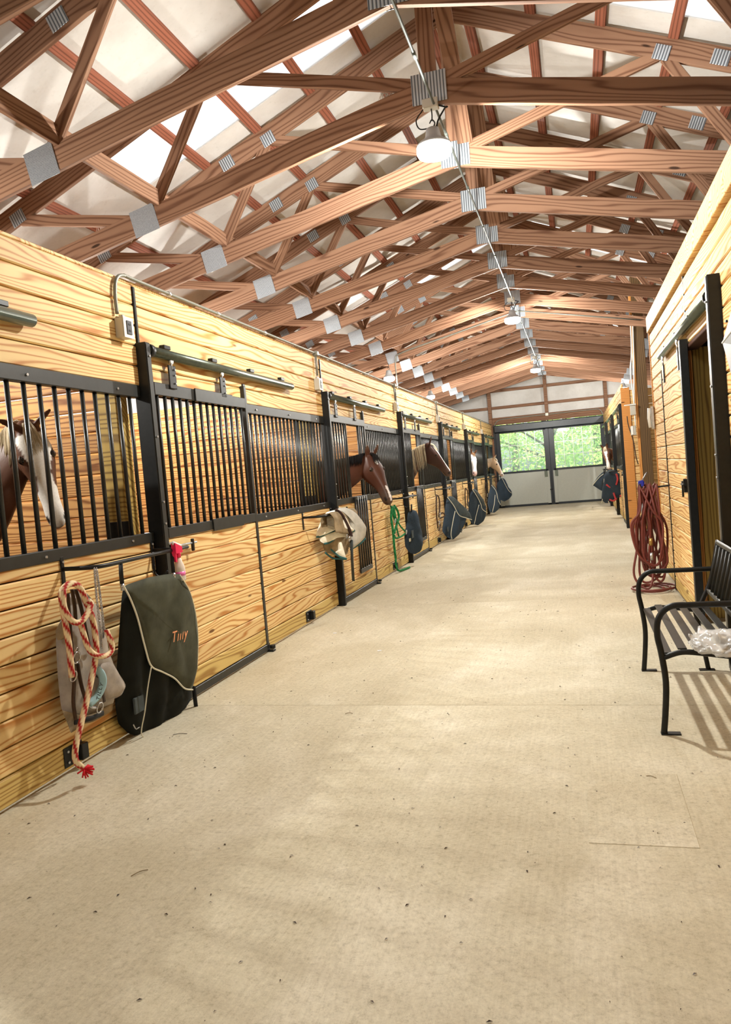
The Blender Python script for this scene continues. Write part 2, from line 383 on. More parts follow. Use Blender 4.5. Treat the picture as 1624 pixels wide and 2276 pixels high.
# ---- left wall over the stall fronts
wl = struct('wall_left', (AX, 0, 0), 'honey pine tongue-and-groove wall running above the left stall fronts')
box('backing', 'backing', wl, (AX-.034, PY(-1)-3.9, 2.2), (AX-.022, ENDY, 2.94), 0)
for k in range(-2, 6):
    y0, y1 = PY(k), PY(k+1) if k < 5 else ENDY
    z = 2.25
    for i in range(5):
        plank_y('plank', 'pine', wl, AX-.006-R.uniform(0, .003), y0+.012, y1-.012, z+.004, z+.139-.004, .034); z += .139
    box('joint_strip', 'black_steel', wl, (AX-.02, y0-.014, 2.25), (AX+.022, y0+.014, 2.93))
box('top_cap', 'pine', wl, (AX-.07, -3, 2.945), (AX+.005, ENDY, 2.965))

# ---- near right wall (tack room) with its door opening
wr = struct('wall_right', (BX, 0, 0), 'honey pine boarded tack room wall on the right of the aisle')
OP0, OP1, OPZ = 5.52, 7.33, 2.36
box('backing', 'backing', wr, (BX+.022, 1.0, OPZ), (BX+.034, 10.1, 3.1), 0)
box('backing', 'backing', wr, (BX+.022, 1.0, 0), (BX+.034, OP0, OPZ), 0)
box('backing', 'backing', wr, (BX+.022, OP1, 0), (BX+.034, 10.1, OPZ), 0)
z = .02
for i in range(22):
    h = .15 if i == 0 else .139
    m = 'treated' if i == 0 else 'pine'
    z1 = z+h
    segs = [(1.0, 5.44), (7.33, 10.1)] if z1 < OPZ+.06 else [(1.0, 7.04), (7.06, 10.1)]
    if z1 <= 3.06:
        for a, b in segs: plank_y('plank', m, wr, BX+.006+R.uniform(0, .003), a, b, z+.004, z1-.004, .034)
    z = z1
box('top_board', 'pine', wr, (BX-.035, 1.0, 2.98), (BX+.03, 10.13, 3.17))
box('joint_strip', 'black_steel', wr, (BX-.012, 7.035, 2.5), (BX+.01, 7.065, 2.97))
box('corner_trim', 'corner_board', wr, (BX-.02, 10.1, 0), (BX+.08, 10.14, 2.98))
box('door_head', 'backing', wr, (BX-.01, OP0, OPZ), (BX+.1, OP1, OPZ+.03))
# room behind the opening
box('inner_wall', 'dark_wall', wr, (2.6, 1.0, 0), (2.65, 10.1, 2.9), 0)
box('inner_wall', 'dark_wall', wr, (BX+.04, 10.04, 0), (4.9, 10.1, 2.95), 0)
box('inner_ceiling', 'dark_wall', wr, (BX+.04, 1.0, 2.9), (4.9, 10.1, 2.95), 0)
# outer long walls
for nm, x, lab in (('wall_outer_left', LEFT_OUT, 'white lined outer wall behind the left stalls'), ('wall_outer_right', RIGHT_OUT, 'dim outer wall beyond the right rooms')):
    w_ = struct(nm, (x, 0, 0), lab)
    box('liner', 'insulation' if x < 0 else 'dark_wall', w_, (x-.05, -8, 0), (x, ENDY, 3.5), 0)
    if x < 0:
        z = .05
        for i in range(18):
            for k in range(-1, 3): plank_y('plank', 'stall_wood', w_, x+.03, PY(k)+.06, PY(k+1)-.06, z+.005, z+.14, .035)
            z += .146
# ---- partitions between the left stalls, and the cross-aisle face of the far right stalls
for k in range(0, 7):
    y = PY(k) if k < 6 else ENDY-.1
    pw = struct('partition_wall', (-4.8, y, 0), 'slatted board partition between left stalls, %s from the camera' % ORD[k])
    z = .05
    for i in range(17):
        plank_x('plank', 'stall_wood', pw, y, LEFT_OUT+.06, -3.16, z+.004, z+.142, .036)
        z += .148
    box('corner_post', 'green_timber', pw, (-3.15, y-.07, 0), (-3.0, y+.07, 2.9))
    box('post_guard', 'black_steel', pw, (-3.165, y-.085, 0), (-2.985, y-.07, 1.34))
    box('channel', 'black_steel', pw, (-3.2, y-.03, 0), (-3.155, y+.03, 2.55))
FR0 = 16.35
wf = struct('wall_cross_aisle', (BX, FR0, 0), 'short board wall end facing the cross aisle at the far right stalls')
z = .02
for i in range(18):
    plank_x('plank', 'pine', wf, FR0+.02, BX+.14, 4.9, z+.003, z+.150, .034); z += .155
box('corner_board', 'corner_board', wf, (BX-.03, FR0-.03, 0), (BX+.14, FR0+.03, 2.86))
wfr = struct('wall_far_right', (BX, FR0, 0), 'honey pine boards over the far right stall fronts')
for k in (3, 4, 5):
    y0, y1 = (FR0, PY(4)) if k == 3 else (PY(4), PY(5)) if k == 4 else (PY(5), ENDY)
    z = 2.25
    for i in range(5):
        plank_y('plank', 'pine', wfr, BX+.006, y0+.012, y1-.012, z+.003, z+.1365, .034); z += .139
    for zz in range(15):
        plank_x('plank', 'stall_wood', wfr, y0+.12 if k == 3 else y0, BX+.3, 4.9, .05+zz*.148, .19+zz*.148, .036)

# ---- end gable wall
we = struct('wall_back', (RX, ENDY, 0), 'white insulated gable end with brown posts and girts above the doors')
zl = lambda x: roof_z(x)+.1
V = [(LEFT_OUT, ENDY+.12, 0), (-2.78, ENDY+.12, 0), (-2.78, ENDY+.12, 2.95), (1.02, ENDY+.12, 2.95), (1.02, ENDY+.12, 0), (RIGHT_OUT, ENDY+.12, 0), (RIGHT_OUT, ENDY+.12, zl(RIGHT_OUT)), (RX, ENDY+.12, zl(RX)), (LEFT_OUT, ENDY+.12, zl(LEFT_OUT))]
n = len(V); V2 = [(a, b+.1, c) for a, b, c in V]
F = [(0, 1, 2, 8), (2, 7, 8), (2, 3, 7), (3, 6, 7), (3, 4, 5, 6)]
mesh_obj('insulation', V+V2, F+[tuple(i+n for i in f[::-1]) for f in F], 'insulation', we, False, False)
for x, z0 in ((-2.84, 0), (RX, 2.95), (1.1, 0), (-4.8, 0), (3.0, 0)):
    box('gable_post', 'truss_wood', we, (x-.06, ENDY-.02, z0), (x+.06, ENDY+.12, zl(x)-.15))
for z in (3.55, 4.15):
    for a, b in ((LEFT_OUT+.5, -2.9), (-2.78, RX-.06), (RX+.06, 1.04), (1.16, RIGHT_OUT-.5)):
        if z > 4 and (a < -5 or b > 3): continue
        plank_x('girt', 'truss_wood', we, ENDY+.06, a, b, z-.05, z+.05, .09)
plank_x('header_board', 'truss_wood', we, ENDY-.02, -2.78, 1.04, 2.94, 3.2, .05)
for a, b in ((-2.80, -2.68), (.97, 1.06), (-.90, -.86)): box('jamb', 'door_frame', we, (a, ENDY+.04, 0), (b, ENDY+.12, 2.95))
box('threshold', 'door_frame', we, (-2.8, ENDY+.04, -.02), (1.06, ENDY+.12, .03))
tube('conduit', spline([(-2.72, ENDY-.06, 2.72), (-2.70, ENDY-.06, 2.95), (-2.55, ENDY-.06, 3.10), (-2.2, ENDY-.06, 3.13), (RX, ENDY-.06, 3.14), (.6, ENDY-.06, 3.15), (.86, ENDY-.06, 3.12), (.96, ENDY-.06, 2.95), (.97, ENDY-.06, 2.72)], 6), .016, 'conduit_grey', we); box('conduit_box', 'box_grey', we, (RX-.05, ENDY-.09, 3.09), (RX+.05, ENDY-.04, 3.19))
box('track_cover', 'door_frame', we, (-2.74, ENDY-.16, 2.66), (1.0, ENDY+.0, 2.92), .03)
wfn = struct('wall_front', (RX, -8, 0), 'closed near end wall of the barn behind the camera')
V = [(LEFT_OUT, -8.1, 0), (RIGHT_OUT, -8.1, 0), (RIGHT_OUT, -8.1, zl(RIGHT_OUT)), (RX, -8.1, zl(RX)), (LEFT_OUT, -8.1, zl(LEFT_OUT))]
mesh_obj('boarding', V+[(a, b+.08, c) for a, b, c in V], [(0, 1, 2, 3, 4), (9, 8, 7, 6, 5)]+[(i, (i+1) % 5, (i+1) % 5+5, i+5) for i in range(5)], 'pine', wfn, False)
# ---- sliding end doors with glazed tops
for n_, (x0, x1) in enumerate(((-2.70, -.885), (-.875, 0.985)), 1):
    d = struct('door_%d' % n_, ((x0+x1)/2, ENDY, 0), '%s leaf of the end barn door, white below and glazed above' % ('left' if n_ == 1 else 'right'), 'barn door')
    y0, y1 = ENDY-.03, ENDY+.03
    box('bottom_panel', 'door_panel', d, (x0+.05, y0+.01, .06), (x1-.05, y1-.01, 1.19), .003)
    for nm, lo, hi in (('stile', (x0, y0, .0), (x0+(.14 if n_ == 1 else .17), y1, 2.7)), ('stile', (x1-(.17 if n_ == 1 else .14), y0, .0), (x1, y1, 2.7)), ('bottom_rail', (x0+.05, y0, .0), (x1-.05, y1, .075)), ('mid_rail', (x0+.1, y0, 1.19), (x1-.1, y1, 1.26)), ('top_rail', (x0+.1, y0, 2.62), (x1-.1, y1, 2.7))):
        box(nm, 'door_frame', d, lo, hi)
    # the lower stiles are clad white
    for a, b in ((x0+.0, x0+(.14 if n_ == 1 else .17)), (x1-(.17 if n_ == 1 else .14), x1)):
        inner = (n_ == 1 and b == x1) or (n_ == 2 and a == x0)
        box('stile_cladding', 'door_panel', d, (a if not (inner and n_ == 2) else a+.06, y0-.008, .06), (b if not (inner and n_ == 1) else b-.06, y0, 1.19), .002)
    wx0, wx1 = (x0+.14, x1-.17) if n_ == 1 else (x0+.17, x1-.14)
    for i in range(5):
        for j in range(3):
            a = wx0+(wx1-wx0)*i/5; b = wx0+(wx1-wx0)*(i+1)/5; c = 1.26+1.36*j/3; e = 1.26+1.36*(j+1)/3
            box('pane', 'window_glass', d, (a+.006, ENDY-.004, c+.006), (b-.006, ENDY+.004, e-.006), 0)
    for i in range(1, 5):
        x = wx0+(wx1-wx0)*i/5; box('muntin', 'zinc', d, (x-.009, y0+.012, 1.26), (x+.009, y1-.012, 2.62), .002)
    for j in (1, 2):
        z = 1.26+1.36*j/3; box('muntin', 'zinc', d, (wx0, y0+.013, z-.009), (wx1, y1-.013, z+.009), .002)
    hx = x1-.17 if n_ == 1 else x0+.17
    box('pull_plate', 'track_steel', d, (hx-.05, y0-.02, .98), (hx+.05, y0, 1.19))
    if n_ == 1: box('latch', 'black_steel', d, (x1-.08, y0-.05, .52), (x1+.02, y0-.02, .55))

# ---- roof: insulated sheets, skylights, purlins
ce = struct('ceiling', (RX, 12, 5), 'white insulated roof underside on brown purlins', 'ceiling')
SKY = [(6.0, 6.95), (13.8, 14.75), (21.6, 22.55)]
SX0, SX1 = 3.07, .42      # skylight reach from the ridge, far and near
def sheet(name, mat, parent, side, y0, y1, d0, d1, lift=0, ny=1, corr=0):
    V, F = [], []; m = max(1, ny)
    for th in (0, .03):
        for i in range(m+1):
            for d in (d0, d1):
                x = RX+side*d; y = y0+(y1-y0)*i/m
                V.append((x, y, roof_z(x)+lift+th+(corr*(1 if i % 2 else -1))))
    k = 2*(m+1)
    for i in range(m):
        F.append((2*i, 2*i+1, 2*i+3, 2*i+2)); F.append((k+2*i, k+2*i+2, k+2*i+3, k+2*i+1))
    F += [(0, k, k+1, 1), (2*m, 2*m+1, k+2*m+1, k+2*m)]
    for e in (0, 1): F += [(2*i+e, 2*i+2+e, k+2*i+2+e, k+2*i+e) for i in range(m)]
    return mesh_obj(name, V, F, mat, parent, False)
n_sky = 0
for side in (-1, 1):
    edges = [-8.0]+[v for s in SKY for v in s]+[ENDY+.6]
    for i in range(0, len(edges)-1):
        a, b = edges[i], edges[i+1]
        if i % 2 == 0: sheet('insulation_sheet', 'insulation', ce, side, a, b, 0, 6.2)
        else:
            sheet('insulation_sheet', 'insulation', ce, side, a, b, 0, SX1); sheet('insulation_sheet', 'insulation', ce, side, a, b, SX0, 6.2)
            n_sky += 1
            wdw = tag(sheet('window_%d' % n_sky, 'skylight', None, side, a, b, SX1, SX0, .02, 14, .009), 'white translucent corrugated roof light, %s slope, %s' % ('left' if side < 0 else 'right', ['first from', 'second from', 'third from'][SKY.index((a, b))]+' the camera'), 'skylight', None, 'structure')
    for d in np.arange(.18, 6.0, .585):
        x = RX+side*d
        o = put('purlin', box_mesh(35.2, .092, .042, 'purlin_wood', .003), ce, (x, 9.9, roof_z(x)-.026))
        o.rotation_euler = (Matrix.Rotation(side*math.atan(.42), 3, 'Y') @ Matrix.Rotation(PI/2, 3, 'Z')).to_euler()

# ================================================================ TRUSSES
def truss(i):
    y = TY(i)
    t = thing('roof_truss', (RX, y, 4.3), 'brown timber scissor truss with ribbed steel plates, %s from the camera' % ORD[i+1], 'truss', 'scissor trusses across the aisle')
    m = 'truss_wood'; w = .04
    Bz = lambda d: 4.40-.216*d; Tz = lambda d: 5.735-.42*d     # centre lines by distance from the ridge
    for s in (-1, 1):
        X = lambda d: RX+s*d
        beam('bottom_chord', m, t, (X(0.02), y, Bz(0)), (X(5.75), y, Bz(5.75)), w, .185)
        beam('top_chord', m, t, (X(0.0), y, Tz(0)), (X(5.95), y, Tz(5.95)), w, .185)
        def web(d0, z0, d1, z1): beam('web', m, t, (X(d0), y, z0), (X(d1), y, z1), w*.96, .097)
        web(.06, Bz(0)+.05, 1.80, Tz(1.80)-.07)
        web(1.86, Tz(1.86)-.07, 2.46, Bz(2.46)+.05)
        web(2.58, Bz(2.55)+.01, 3.78, Tz(3.78)-.07)
        for sy in (-1,):
            yy = y+sy*(w/2+.0035)
            def plate(d, z, sx, sz, ang, mat):
                o = put('gusset_plate', box_mesh(sx, .005, sz, mat, .0015), t, (X(d), yy, z)); o.rotation_euler = (0, ang, 0)
            if True:
                plate(1.83, Tz(1.83)-.045, .135, .125, s*math.atan(.42)+0, 'gusset_ribbed')
                plate(2.29, Tz(2.29), .145, .125, s*math.atan(.42), 'gusset_ribbed')
                plate(2.53, Bz(2.53)-.0, .24, .23, s*math.atan(.216), 'gusset')
                plate(3.80, Tz(3.80)-.045, .15, .12, s*math.atan(.42), 'gusset_ribbed')
    o = put('king_post', box_mesh(Tz(0)-Bz(0)-.1, w*.96, .13, m, .003), t, (RX+.0, y, (Tz(0)+Bz(0))/2)); o.rotation_euler = (0, PI/2, 0)
    for sy in (-1, 1):
        o = put('gusset_plate', box_mesh(.27, .005, .23, 'gusset_ribbed', .0015), t, (RX, y+sy*(w/2+.006), 4.42))
    return t
for i in range(-1, 17): truss(i)
# lengthwise brace lying on the bottom chords, left side
b_ = thing('lateral_brace', (-3.28, 12, 4.0), 'long brown lengthwise board lying on the truss bottom chords above the left wall', 'brace')
for a in range(6):
    plank_y('board', 'truss_wood', b_, -3.28+.0*(a % 2), .5+4.3*a, .5+4.3*(a+1)-.01, 3.955, 4.1, .04)
# slanted braces between king posts
for j, i in enumerate(range(-1, 15, 2)):
    b_ = thing('ridge_brace', (RX+.1, TY(i), 4.6), 'slanting brown board between king posts under the ridge, %s from the camera' % ORD[j], 'brace', 'slanting ridge braces')
    beam('board', 'truss_wood', b_, (RX+.10, TY(i)+.0, 5.5), (RX+.10, TY(i+1)+.0, 4.5), .038, .14, up=(1, 0, 0.01))

# ================================================================ LAMPS AND CONDUIT
def lamp(x, y, z, label, watts, r=.135, hang=4.3, group=None, glow=True):
    t = thing('high_bay_lamp', (x, y, z), label, 'lamp', group)
    lathe('housing', [(.03, .20), (.05, .19), (.06, .14), (.065, .12), (r*.8, .09), (r*.98, .07), (r*.98, .055)], 'hood_grey', t, (x, y, z), 24)
    lathe('lens', [(r*.97, .06), (r, .05), (r, .01), (r*.92, -.012), (r*.6, -.028), (.01, -.034)], 'lamp_lens', t, (x, y, z), 24)
    tube('hook', spline([(x, y, z+.19), (x+.02, y, z+.23), (x, y, z+.26), (x-.02, y, z+.235)], 5), .005, 'black_steel', t)
    tube('cable', spline([(x, y, z+.25), (x+.004, y, z+.3), (x, y, hang)], 5), .005, 'black_steel', t)
    if glow: tube('cord', spline([(x+.03, y, z+.19), (x+.05, y, z+.25), (x+.11, y, z+.33), (x+.12, y, hang-.04), (x+.03, y, hang+.0)], 6), .007, 'black_steel', t)
    if glow: tube('cord', spline([(x-.02, y, z+.2), (x-.10, y, z+.21), (x-.12, y, z+.28), (x-.06, y, hang-.02)], 6), .005, 'black_steel', t)
    if glow: box('junction_box', 'box_grey', t, (x-.06, y-.04, hang-.03), (x+.06, y+.04, hang+.04), .006)
    L = bpy.data.lights.new('lamp_light', 'POINT'); L.energy = watts; L.color = LAMP_COL; L.shadow_soft_size = .05
    lo = bpy.data.objects.new('lamp_light', L); link(lo, t, (x, y, z-.10)); return t
lamp(RX, TY(1)+.0, 3.93, 'round white high-bay lamp under the ridge, nearest the camera', LAMP_W)
lamp(RX, 13.35, 3.93, 'glowing high-bay lamp under the ridge, second down the aisle', LAMP_W)
lamp(RX, 20.95, 3.93, 'small round high-bay lamp under the ridge, farthest down the aisle', LAMP_W)
lamp(RX, -1.6, 3.93, 'high-bay lamp under the ridge behind the camera', LAMP_W*.35)
for k, y in enumerate((TY(-1), TY(2), TY(4))):
    lamp(-4.7, y, 3.0, 'lamp hidden over a near left stall, %s of the three' % ORD[k], STALL_W, .11, 3.50, None, False)
a_ = U(865, 845, Y=TY(8)-.05); lamp(*a_, 'glaring lamp just above the left wall top at the third door post', STALL_W, .11, 3.74, None, False)
a_ = U(957, 885, Y=TY(12)-.05); lamp(*a_, 'glaring lamp above the left wall top, farther of the two', STALL_W, .11, 3.74, None, False)
a_ = U(1385, 866, Y=TY(15)-.05); lamp(*a_, 'glaring lamp above the far right stall fronts', STALL_W, .11, a_.z+.25, None, False)

c = thing('ridge_conduit', (RX, 12, 4.3), 'grey metal conduit running along the apex of the trusses', 'conduit')
tube('pipe', [(RX+.03, -3, 4.29), (RX+.03, 8, 4.29), (RX+.03, 26.5, 4.29)], .010, 'pipe_dark', c, 10)
for i in range(0, 14): tube('coupling', [(RX+.03, TY(i)+.5, 4.29), (RX+.03, TY(i)+.58, 4.29)], .014, 'pipe_dark', c, 10)
c = thing('cross_conduit', (RX, TY(8), 4.3), 'thin conduit following the eighth truss and dropping to the left wall', 'conduit')
yy = TY(8)-.05; Bz = lambda d: 4.40-.216*d+.02
tube('pipe', spline([(RX, yy, Bz(0)), (RX-1.2, yy, Bz(1.2)), (RX-2.3, yy, Bz(2.3)), (RX-2.46, yy, Bz(2.5)-.1), (RX-2.46, yy, 3.3), (RX-2.46, yy, 2.97)], 6), .014, 'conduit_grey', c)
tube('pipe', [(RX, yy, Bz(0)), (RX+1.2, yy, Bz(1.2)), (RX+2.2, yy, Bz(2.2))], .012, 'conduit_grey', c)
c = thing('wall_conduit', (AX, 5, 2.95), 'grey conduit on top of the left wall with drops to each outlet', 'conduit')
zt = 2.975; tube('pipe', spline([(AX+.03, 4.41, 2.70), (AX+.03, 4.41, 2.83), (AX+.03, 4.44, 2.93), (AX+.03, 4.53, zt), (AX+.03, 4.75, zt), (AX+.03, 6.5, zt), (AX+.03, 12, zt), (AX+.03, 20, zt), (AX+.03, ENDY-.1, zt)], 8), .0125, 'conduit_grey', c, 10)
for k in range(1, 6): tube('drop', [(AX+.03, PY(k)-.16, zt), (AX+.03, PY(k)-.16, 2.72)], .0125, 'conduit_grey', c); box('elbow_box', 'conduit_grey', c, (AX+.0, PY(k)-.19, zt-.03), (AX+.06, PY(k)-.12, zt+.025), .008)
for yy in (5.1, 5.9, 6.9, 9.5, 11): tube('clamp', [(AX+.03, yy, zt), (AX+.03, yy+.03, zt)], .018, 'zinc', c)
for k in range(0, 6):
    y = PY(k)-.2; t = thing('outlet_box', (AX, y, 2.6), 'grey outlet box on the left wall beside the %s steel post' % ORD[k], 'outlet', 'outlet boxes under the left conduit')
    box('box', 'box_grey', t, (AX+.01, y-.055, 2.545), (AX+.075, y+.055, 2.675), .006)
    box('cover_plate', 'white_plastic', t, (AX+.075, y-.058, 2.542), (AX+.08, y+.058, 2.678), .002)
    box('socket', 'grey_plastic', t, (AX+.08, y-.028, 2.565), (AX+.086, y+.028, 2.655), .002)
    for zz in (2.59, 2.63): box('socket_slot', 'black_steel', t, (AX+.086, y-.012, zz-.006), (AX+.088, y+.012, zz+.006), .001)
    box('connector', 'zinc', t, (AX+.02, y-.018, 2.675), (AX+.05, y+.018, 2.70), .004)

# cobwebs caught between the first trusses
for lab, pts in (('pale ragged cobweb hanging under the second truss at the left', ((215, 494), (292, 502))), ('wispy cobweb under the second truss beside the apex plate', ((846, 200), (872, 206)))):
    A_, B_ = U(*pts[0], Y=TY(1)+.06), U(*pts[1], Y=TY(1)+.06); t = thing('cobweb', A_, lab, 'cobweb', 'cobwebs on the trusses'); rr = random.Random(4); V, F = [], []
    for i in range(26):
        a_ = A_.lerp(B_, rr.random()); b_ = a_+Vector((rr.uniform(-.05, .05), rr.uniform(-.02, .02), -rr.uniform(.04, .16))); c_ = A_.lerp(B_, rr.random())+Vector((0, 0, -rr.uniform(0, .06)))
        v, f, _ = tube_data(spline([a_, b_, c_], 4), .0016, 4); o = len(V); V += v; F += [tuple(k_+o for k_ in g) for g in f]
    tag(mesh_obj('threads', V, F, 'web', t), kind='stuff')

# ================================================================ STALL FRONTS
BAR = lambda h, m='dirty_bar', r=.0135: cyl_mesh(r, round(h, 3), m, 8)
def fixed_panel(wx, s, y0, y1, label, dy=.1, group=None):
    """boarded lower half and barred grill. s=+1: aisle on the +X side"""
    t = thing('stall_grille', (wx, (y0+y1)/2, 0), label, 'stall panel', group)
    z = .017
    for i in range(9):
        h = .149 if i == 0 else (.136 if i < 8 else .075)
        plank_y('plank', 'treated' if i == 0 else 'pine', t, wx-s*(.006+R.uniform(0, .003)), y0, y1, z+.004, z+h-.004, .034); z += h
    box('backing', 'backing', t, (min(wx-s*.034, wx-s*.022), y0, .02), (max(wx-s*.034, wx-s*.022), y1, 1.19), 0)
    a, b = sorted((wx-s*.04, wx+s*.018))
    box('lower_rail', 'rail_steel', t, (a, y0, 1.18), (b, y1, 1.25))
    box('upper_rail', 'rail_steel', t, (a, y0, 2.17), (b, y1, 2.255))
    n = int((y1-y0-.04)/dy)
    for i in range(n):
        y = y0+.03+(y1-y0-.06)*(i+.5)/n
        put('bar', BAR(.92), t, (wx-s*.012, y, 1.71))
    for i in range(3):
        y = y0+(y1-y0)*(.12+.38*i)
        for zz in (1.215, 2.21): put('bolt', cyl_mesh(.008, .012, 'zinc', 6), t, (wx+s*.02, y, zz), (0, PI/2, 0))
    return t
def stall_door(wx, s, y0, label, open_yoke=True, dropped=True, group=None):
    wd = 1.6; y1 = y0+wd; F = wx+s*.03
    t = thing('stall_gate', (F, (y0+y1)/2, 0), label, 'stall door', group)
    X = lambda a, b: tuple(sorted((F+s*a, F+s*b)))
    def bx(nm, m, a, b, ya, yb, za, zb, bev=.004):
        x = X(a, b); return box(nm, m, t, (x[0], ya, za), (x[1], yb, zb), bev)
    z = .075
    for i in range(8):
        h = .139
        plank_y('plank', 'treated' if i == 0 else 'pine', t, F-s*.002, y0+.05, y1-.04, z+.003, z+h-.0025, .03); z += h
    bx('stile', 'rail_steel', -.02, .02, y0, y0+.05, .02, 2.36); bx('stile', 'rail_steel', -.02, .02, y1-.045, y1, .02, 2.40)
    bx('bottom_rail', 'rail_steel', -.02, .02, y0+.05, y1-.045, .015, .075)
    bx('middle_rail', 'rail_steel', -.02, .022, y0+.05, y1-.045, 1.19, 1.265); bx('top_rail', 'rail_steel', -.02, .022, y0+.05, y1-.045, 2.20, 2.29)
    oy0, oy1 = y0+.72, y0+1.28
    ys = [y0+.05+(wd-.1)*(i+.5)/14 for i in range(14)]
    for y in ys:
        if open_yoke and oy0 < y < oy1: continue
        put('bar', BAR(.94), t, (F, y, 1.73))
    if open_yoke:
        for y in (oy0-.02, oy1+.02): bx('yoke_stile', 'rail_steel', -.018, .018, y-.015, y+.015, 1.25, 2.22)
        if dropped:
            dg = bx('drop_gate', 'rail_steel', .035, .055, oy0, oy1, .27, .33)
            x = F+s*.045
            for i in range(6): put('gate_bar', BAR(.93), dg, (x, oy0+.02+(oy1-oy0-.04)*i/5, .79))
            xx = X(.035, .055); box('gate_rail', 'rail_steel', dg, (xx[0], oy0, 1.22), (xx[1], oy1, 1.26))
    else:
        bx('yoke_clip', 'rail_steel', .02, .034, oy0, oy1, 1.18, 1.275); bx('yoke_clip', 'rail_steel', .02, .034, oy0-.1, oy1, 2.195, 2.295)
    for y in (y0+.03, y1-.02): bx('hanger_tab', 'rail_steel', -.005, .012, y-.02, y+.03, 2.28, 2.42)
    for y in (y0+.30, y0+1.12):
        hg = bx('hanger', 'black_steel', .022, .034, y-.05, y+.05, 2.26, 2.43)
        xx = F+s*.028
        for zz in (2.30, 2.36, 2.40): put('bolt', cyl_mesh(.007, .01, 'zinc', 6), hg, (xx+s*.008, y+.03, zz), (0, PI/2, 0))
        put('roller', cyl_mesh(.022, .02, 'zinc', 10), hg, (xx, y, 2.46), (0, PI/2, 0))
        put('roller_stem', cyl_mesh(.008, .06, 'zinc', 8), hg, (xx, y, 2.43))
    # slide latch on the leading edge
    lt = bx('latch', 'black_steel', .02, .045, y0+.03, y0+.07, 1.09, 1.15)
    x = F+s*.055
    put('latch_bar', cyl_mesh(.008, .34, 'zinc', 8), lt, (x, y0+.2, 1.13), (PI/2, 0, 0)); box('latch_handle', 'black_steel', lt, (x-.01, y0+.3, 1.07), (x+.01, y0+.325, 1.16))
    box('latch_tongue', 'zinc', lt, (x-.012, y0-.03, 1.15), (x+.012, y0+.06, 1.165))
    return t
def track(wx, s, y0, y1, label, group=None):
    t = thing('track_rail', (wx, (y0+y1)/2, 2.5), label, 'door track', group); x = wx+s*.055
    o = put('rail', cyl_mesh(.036, round(y1-y0, 2), 'track_steel', 14), t, (x, (y0+y1)/2, 2.50), (PI/2, 0, 0))
    put('end_cap', cyl_mesh(.046, .05, 'black_steel', 14), t, (x, y0+.03, 2.50), (PI/2, 0, 0))
    for i in range(4):
        y = y0+.3+(y1-y0-.5)*i/3
        a, b = sorted((wx-s*.0, wx+s*.05)); box('bracket', 'black_steel', t, (a, y-.045, 2.545), (b, y+.045, 2.575), .003)
    return t
def post(wx, s, y, label, group=None, w=.06, d=.115, h=2.545):
    t = thing('steel_post', (wx, y, 0), label, 'post', group); a, b = sorted((wx-s*.03, wx+s*(d-.03)))
    box('tube', 'black_steel', t, (a, y-w/2, 0), (b, y+w/2, h)); x = wx+s*(d-.03)
    box('face_strip', 'rail_steel', t, (min(x, x+s*.004), y-w/2+.006, .02), (max(x, x+s*.004), y+w/2-.006, h-.01), .001)
    for zz in (2.45, 1.9, 1.45, 1.3): put('bolt', cyl_mesh(.008, .01, 'zinc', 6), t, (x+s*.008, y, zz), (0, PI/2, 0))
    return t
G = 'left stall fronts'
for k in range(-1, 6):
    y0 = PY(k); y1 = PY(k+1) if k < 5 else ENDY-.05; n = ORD[max(k, 0)]
    fx1 = y1-.04
    if k >= 0:
        post(AX, 1, y0, 'black steel stall post on the left wall, %s from the camera' % n, 'left steel posts')
        lab = ['closed black barred stall door with pine boards beside the folded green horse cover', 'stall door with the bay horse leaning out', 'stall door with the flaxen-maned chestnut horse looking out', 'stall door with an empty open yoke, after the chestnut horse', 'stall door with the white-faced horse looking out', 'last left stall door, where the palomino looks out'][k]
        stall_door(AX, 1, y0+.045, lab, k > 0, k > 0, 'left sliding stall doors')
        track(AX, 1, y0+.03, y0+2.78 if k < 5 else y1-.1, 'round steel door track over the %s left stall door' % n, 'left door tracks')
        fixed_panel(AX, 1, y0+1.64, fx1, 'boarded and barred panel right of the %s left stall door' % n, .1 if k == 0 else .1, 'left stall panels')
    else:
        fixed_panel(AX, 1, y0+1.64, fx1, 'barred panel at the near left, in front of the white-blazed horse', .128, 'left stall panels')
        track(AX, 1, y0+.03, 3.54, 'dark door track end at the left edge above the nearest grill', 'left door tracks')
for k in (3, 4, 5):
    y0 = FR0+.06 if k == 3 else PY(k); y1 = PY(k+1) if k < 5 else ENDY-.05; n = ORD[k-3]
    post(BX, -1, y0, 'black steel post of the far right stalls, %s from the camera' % n, 'right steel posts')
    stall_door(BX, -1, y0+.045, ['far right stall door nearest the corner board, all bars closed', 'far right stall door where the brown and white horse looks out', 'far right stall door beside the end wall'][k-3], k == 4, False, 'right sliding stall doors')
    track(BX, -1, y0+.03, min(y0+2.78, y1-.1), 'door track over the far right stalls, %s from the camera' % n, 'right door tracks')
    fixed_panel(BX, -1, y0+1.64, y1-.04, 'barred panel of the far right stalls, %s from the camera' % n, .1, 'right stall panels')
